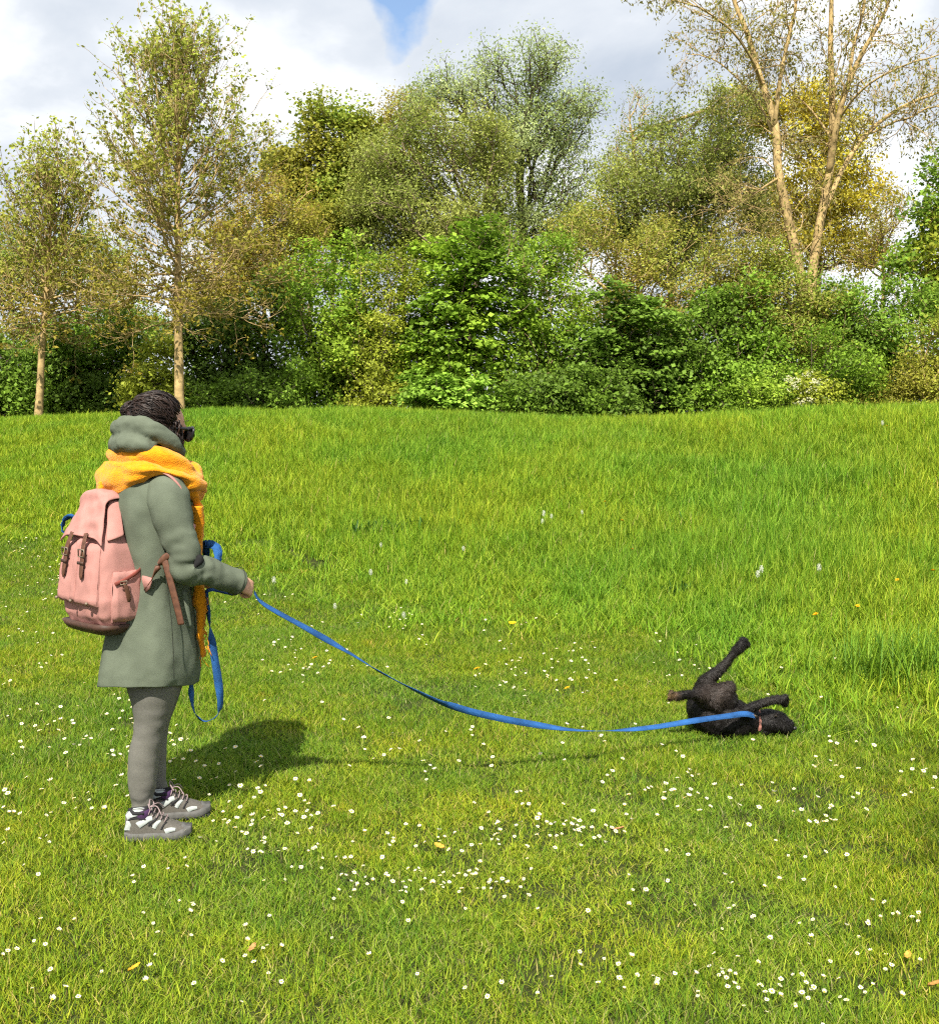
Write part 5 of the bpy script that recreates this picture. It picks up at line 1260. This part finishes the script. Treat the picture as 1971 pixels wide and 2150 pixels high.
# ------------------------------------------------------------------ flowers and small things in the grass
m_petal = mat('white_petals', (0.62, 0.60, 0.46), 0.7, 0.2, 0.06)
m_eye = mat('yellow_centre', (0.75, 0.42, 0.02), 0.8, 0.2)
m_stem = mat('green_stem', (0.10, 0.18, 0.03), 0.8, 0.2)
m_dand = mat('dandelion_yellow', (0.85, 0.42, 0.008), 0.8, 0.2)
m_clock = mat('seed_head', (0.62, 0.64, 0.54), 0.9, 0.1)
def daisy_mesh(k):
    r = np.random.default_rng(k); t = MB(); h = .048 + .012 * (k % 3); R = .0125 - .001 * (k % 2); npet = 13
    tl_ = r.uniform(.1, .6); az = -1.57 + r.normal(0, .8)
    nv = nrm(np.array([math.cos(az) * math.sin(tl_), math.sin(az) * math.sin(tl_), math.cos(tl_)])); u = nrm(np.cross(nv, [.3, 1, .1])); v = np.cross(nv, u); c = np.array([0, 0, h])
    cup = (.1, .35, .75, .2)[k % 4]
    for i in range(npet):
        a = i * 2 * np.pi / npet + r.normal(0, .08); d = u * math.cos(a) + v * math.sin(a); s = -u * math.sin(a) + v * math.cos(a); q = R * r.uniform(.85, 1.1)
        t.add([c + d * q * .25 - s * q * .06, c + d * q * .75 - s * q * .17 + nv * q * cup * .6, c + d * q + nv * q * cup, c + d * q * .75 + s * q * .17 + nv * q * cup * .6, c + d * q * .25 + s * q * .06], quads=[[0, 1, 3, 4]], tris=[[1, 2, 3]])
    t.cur = 1; a = np.linspace(0, 2 * np.pi, 7, endpoint=False)
    ring = c + (np.cos(a)[:, None] * u + np.sin(a)[:, None] * v) * R * .36 + nv * .001; t.add(np.vstack([ring, c + nv * .0035]), tris=[[i, (i + 1) % 7, 7] for i in range(7)])
    t.cur = 2; t.tube(np.array([[0, 0, -.01], c * .5 + np.array([.002, .001, 0]), c]), .0011, 3, cap=False)
    me = t.mesh('daisy', False)
    for m_ in (m_petal, m_eye, m_stem): me.materials.append(m_)
    return me
DM = [daisy_mesh(k) for k in range(8)]
CL = [(620, 1300, 45, 14, 16), (590, 1325, 30, 10, 5), (700, 1240, 60, 25, 8), (800, 1235, 45, 20, 12), (1130, 1310, 30, 25, 20), (1060, 1300, 50, 40, 14), (960, 1335, 40, 20, 8), (1010, 1350, 50, 20, 8),
      (240, 1480, 25, 40, 14), (350, 1490, 45, 25, 20), (190, 1460, 70, 30, 14), (150, 1605, 22, 10, 8), (20, 1610, 15, 10, 4), (410, 1530, 60, 35, 14), (250, 1350, 60, 40, 10), (60, 1380, 45, 50, 14), (40, 1070, 40, 20, 40), (110, 1130, 40, 25, 24), (70, 1200, 50, 40, 22), (30, 1280, 30, 40, 12),
      (1530, 1950, 60, 26, 22), (1620, 1975, 55, 20, 12), (1440, 1925, 40, 12, 6), (1240, 1940, 30, 25, 4), (1330, 1960, 40, 20, 5), (685, 1755, 14, 16, 9), (780, 1742, 55, 12, 18), (880, 1740, 60, 12, 22), (980, 1735, 30, 14, 10), (1000, 1660, 90, 14, 24), (1130, 1640, 60, 14, 16), (900, 1650, 50, 14, 10), (1040, 1605, 60, 16, 10), (1200, 1650, 30, 16, 6), (1260, 1765, 30, 14, 6),
      (450, 1640, 40, 18, 12), (520, 1650, 40, 20, 10), (560, 1700, 40, 20, 8), (560, 1580, 40, 30, 10), (620, 1610, 40, 14, 8), (700, 1690, 50, 20, 10), (1625, 1622, 40, 12, 12), (1480, 1590, 50, 20, 8), (1380, 1585, 50, 16, 10), (1700, 1900, 80, 60, 8), (1780, 1810, 30, 10, 4), (1600, 1780, 60, 40, 7), (1480, 1760, 60, 30, 5),
      (1350, 1330, 40, 15, 8), (1390, 1370, 25, 14, 10), (1330, 1480, 40, 30, 10), (1290, 1560, 40, 15, 6), (1180, 1480, 60, 30, 8), (1250, 1250, 60, 40, 6), (900, 1480, 80, 30, 9), (740, 1480, 60, 30, 10), (560, 1280, 40, 20, 10), (520, 1180, 50, 25, 8), (660, 1130, 60, 30, 6), (1600, 1500, 60, 30, 6), (1720, 1560, 60, 25, 8), (1810, 1540, 30, 10, 4), (330, 1760, 200, 60, 12), (60, 1640, 60, 60, 10), (500, 1850, 120, 60, 5), (1000, 1880, 200, 60, 4), (130, 1960, 50, 20, 4)]
r_ = np.random.default_rng(21); fl_ = []
for (x, y, a, b, n) in CL:
    for _ in range(n): fl_.append((r_.normal(x, a * 1.05), r_.normal(y, b * 1.25)))
for _ in range(190): fl_.append((r_.uniform(0, 1848), r_.uniform(1180, 1990)))
spots = []
for x, y in fl_:
    if 1060 < y < 2030 and -40 < x < 1890:
        g_ = ground_at(x * KD, (y + 9) * KD)
        if g_[1] < params(g_[0], g_[1])[2] + .4 and not near(np.array([g_[:2]]), DOG, .28, .14)[0] and not near(np.array([g_[:2]]), FEET, .16, .13)[0]: spots.append(g_)
spots.sort(key=lambda p: p[1])
for i, g_ in enumerate(spots[:300]):
    o = bpy.data.objects.new('daisy', DM[i % 8]); C.objects.link(o); o.location = g_; o.rotation_euler = (0, 0, r_.normal(0, .7)); s = r_.uniform(.42, .74); o.scale = (s, s, s * r_.uniform(.85, 1.25))
    tag(o, 'small white daisy with yellow centre growing in the lawn', 'daisy', 'daisies in the lawn')
if len(spots) > 300:
    t = MB(); far = []
    VV, FQ, FT, MQ, MT = [], [], [], [], []
    src_ = DM
    V_, L_ = [], []
    big = bmesh.new()
    for i, g_ in enumerate(spots[300:]):
        s = r_.uniform(.6, 1.0); tmp = DM[i % 8].copy(); tmp.transform(Matrix.Translation(Vector(g_)) @ Matrix.Rotation(r_.normal(0, .7), 4, 'Z') @ Matrix.Scale(s, 4)); big.from_mesh(tmp); bpy.data.meshes.remove(tmp)
    me = bpy.data.meshes.new('distant_daisies'); big.to_mesh(me); big.free()
    for m_ in (m_petal, m_eye, m_stem): me.materials.append(m_)
    o = bpy.data.objects.new('distant_daisies', me); C.objects.link(o); tag(o, 'scattering of tiny white daisies farther back in the lawn', 'daisies', kind='stuff')
# dandelion flowers and seed heads
def dand_mesh():
    r = np.random.default_rng(3); t = MB(); c = np.array([0, 0, .075])
    for k, (n, R, up_) in enumerate(((16, .017, .15), (12, .012, .5), (7, .006, 1.1))):
        for i in range(n):
            a = i * 2 * np.pi / n + k * .2; d = np.array([math.cos(a), math.sin(a), up_]); d /= np.linalg.norm(d); s = np.array([-math.sin(a), math.cos(a), 0])
            t.add([c, c + d * R * .7 - s * R * .14, c + d * R, c + d * R * .7 + s * R * .14], quads=[[0, 1, 2, 3]])
    t.cur = 1; t.tube(np.array([[0, 0, -.01], [.003, 0, .04], c]), .0016, 4, cap=False)
    me = t.mesh('dandelion', False); me.materials.append(m_dand); me.materials.append(m_stem); return me
def clock_mesh():
    r = np.random.default_rng(6); t = MB(); c = np.array([0, 0, .15])
    for i in range(70):
        v = nrm(r.normal(0, 1, 3)); a = nrm(np.cross(v, r.normal(0, 1, 3))); b = np.cross(v, a); p = c + v * .019
        t.add([c + v * .004 - a * .0004, c + v * .004 + a * .0004, p], tris=[[0, 1, 2]])
        for q in range(3):
            an_ = q * 2.1; e_ = a * math.cos(an_) + b * math.sin(an_); f_ = np.cross(v, e_); t.add([p - f_ * .0012, p + f_ * .0012, p + e_ * .007 + v * .004], tris=[[0, 1, 2]])
    t.ellipsoid(c, (.004, .004, .004), 8, 6)
    t.cur = 1; t.tube(np.array([[0, 0, -.01], [.004, .002, .08], c]), .0016, 4, cap=False)
    me = t.mesh('seed_head', False); me.materials.append(m_clock); me.materials.append(m_stem); return me
dme, cme = dand_mesh(), clock_mesh()
for (x, y) in [(833, 1000), (1197, 1003), (1215, 1050), (1625, 1252), (1003, 1236), (950, 1335), (1125, 1365), (1238, 1100), (1690, 1215), (1840, 1160), (1770, 1165), (630, 1310), (1855, 1465), (1735, 850), (1010, 1230)]:
    g_ = ground_at(x * KD, (y + 14) * KD); o = bpy.data.objects.new('dandelion', dme); C.objects.link(o); o.location = g_; s = r_.uniform(1.0, 1.5); o.scale = (s, s, s * (1.9 if g_[1] > params(g_[0], g_[1])[2] else 1)); o.rotation_euler = (.35, 0, r_.uniform(0, 6))
    tag(o, 'yellow dandelion flower standing in the grass', 'dandelion', 'dandelions in flower')
for (x, y) in [(1497, 1143), (912, 1085), (1070, 1022), (1085, 1020), (730, 1140), (795, 1225), (540, 1160), (1067, 1030), (750, 1075), (660, 1205), (1145, 1010), (1735, 838), (1610, 1140), (800, 1150), (1490, 1150)]:
    g_ = ground_at(x * KD, (y + 30) * KD); o = bpy.data.objects.new('seed_head', cme); C.objects.link(o); o.location = g_; s = r_.uniform(.6, .85); o.scale = (s, s, s * 1.7); o.rotation_euler = (0, 0, r_.uniform(0, 6))
    tag(o, 'round white dandelion seed head on a thin stalk', 'seed head', 'dandelion seed heads')
# fallen leaves
def fallen(x, y, sz, c, lab):
    g_ = ground_at(x * KD, y * KD) + np.array([0, 0, .035]); t = MB(); r = np.random.default_rng(int(x)); n = 9
    u = np.linspace(-1, 1, n); w = np.sqrt(np.clip(1 - u ** 2, 0, 1)) * .5 * (1 + .2 * np.sin(u * 9)); az = r.uniform(0, 3)
    ax_ = np.array([math.cos(az), math.sin(az), .15]); sx_ = np.array([-math.sin(az), math.cos(az), -.25])
    G = np.stack([g_ + sz * (u[:, None] * ax_ + k * w[:, None] * sx_ + np.array([0, 0, 1]) * (.25 * abs(k) + .12 * u[:, None] ** 2)) for k in (-1, -.5, 0, .5, 1)], 1)
    o = t.grid(G).build('fallen_leaf', mat('dry_leaf', c, .8, .2, .3, 90), None, g_); o.modifiers.new('t', 'SOLIDIFY').thickness = .0008
    tag(o, lab, 'leaf')
fallen(265, 1932, .020, (.62, .30, .02), 'curled yellow leaf lying in the grass at lower left')
fallen(865, 1688, .022, (.50, .27, .04), 'ochre dry leaf among the daisies in the centre foreground')
fallen(1215, 1652, .024, (.42, .20, .09), 'pinkish brown dry leaf right of the centre foreground')
fallen(497, 1893, .020, (.33, .19, .07), 'small brown curled leaf in the lower left lawn')
fallen(1838, 1965, .022, (.34, .18, .05), 'brown leaf at the bottom right corner of the lawn')
fallen(1785, 1908, .018, (.50, .28, .05), 'small tan leaf near the right edge of the lawn')
# darker weeds and tussocks in the bank
def tuft(x, y, nm, lab, cat, n, h, w, sprd, cols, lean, seed):
    g_ = ground_at(x * KD, y * KD); r = np.random.default_rng(seed); V = []; Q = []; cc_ = []
    for i in range(n):
        a = r.uniform(0, 6.283); b = np.array([r.normal(0, sprd), r.normal(0, sprd * .6), 0]); b[2] = float(gz(g_[0] + b[0], g_[1] + b[1])) - g_[2]
        ld__ = np.array([math.cos(a), math.sin(a), 0]); sd__ = np.array([-math.sin(a), math.cos(a), 0]); hh = h * r.uniform(.55, 1.15); le = lean * r.uniform(.3, 1.3); ww = w * r.uniform(.6, 1.3); c = np.array(cols[r.integers(len(cols))]) * r.uniform(.75, 1.25)
        k0 = len(V)
        for k in range(6):
            u = k / 5; p = g_ + b + ld__ * hh * le * u ** 1.7 + np.array([0, 0, hh * (u - .25 * le * u ** 2.5)]); q = ww * (.55 + .9 * u) * (1 - u ** 2.5) * .5 + .0004
            V += [p - sd__ * q, p + sd__ * q]; cc_ += [c, c]
        Q += [[k0 + 2 * k, k0 + 2 * k + 1, k0 + 2 * k + 3, k0 + 2 * k + 2] for k in range(5)]
    t_ = thing(nm, lab, cat, g_); o = link('leaves' if nm == 'weed_clump' else 'blades', mesh_np(nm, np.array(V), np.array(Q), np.array(cc_), True), m_leaf, t_); o['kind'] = 'stuff'; return t_
DK = [(.035, .10, .02), (.05, .13, .02), (.075, .17, .025)]
tuft(735, 1062, 'weed_clump', 'dark broad-leaved weed clump in the middle of the bank, left of its twin', 'weed', 60, .22, .035, .16, DK, .55, 1)
tuft(808, 1056, 'weed_clump', 'dark weed clump in the middle of the bank, right of its twin', 'weed', 40, .22, .032, .12, DK, .5, 2)
tuft(1342, 1180, 'weed_clump', 'small dark weed where lawn meets bank, above the dog', 'weed', 26, .16, .028, .07, DK, .6, 3)
tuft(1345, 1050, 'weed_clump', 'small dark weed high on the right side of the bank', 'weed', 26, .2, .03, .1, DK, .6, 4)
tu_ = tuft(1790, 1340, 'grass_tussock', 'large dark green grass tussock at the right edge, right of the dog', 'grass tuft', 620, .34, .007, .26, [(.10, .22, .02), (.15, .28, .02), (.20, .33, .02)], .55, 5)
tu2_ = tuft(1700, 1345, 'grass_tussock', 'leaning grass tussock between the dog and the right edge', 'grass tuft', 200, .24, .007, .14, [(.12, .24, .02), (.18, .30, .02), (.24, .36, .03)], .7, 6)
for o in list(C.objects):
    if '_w' in o: del o['_w']
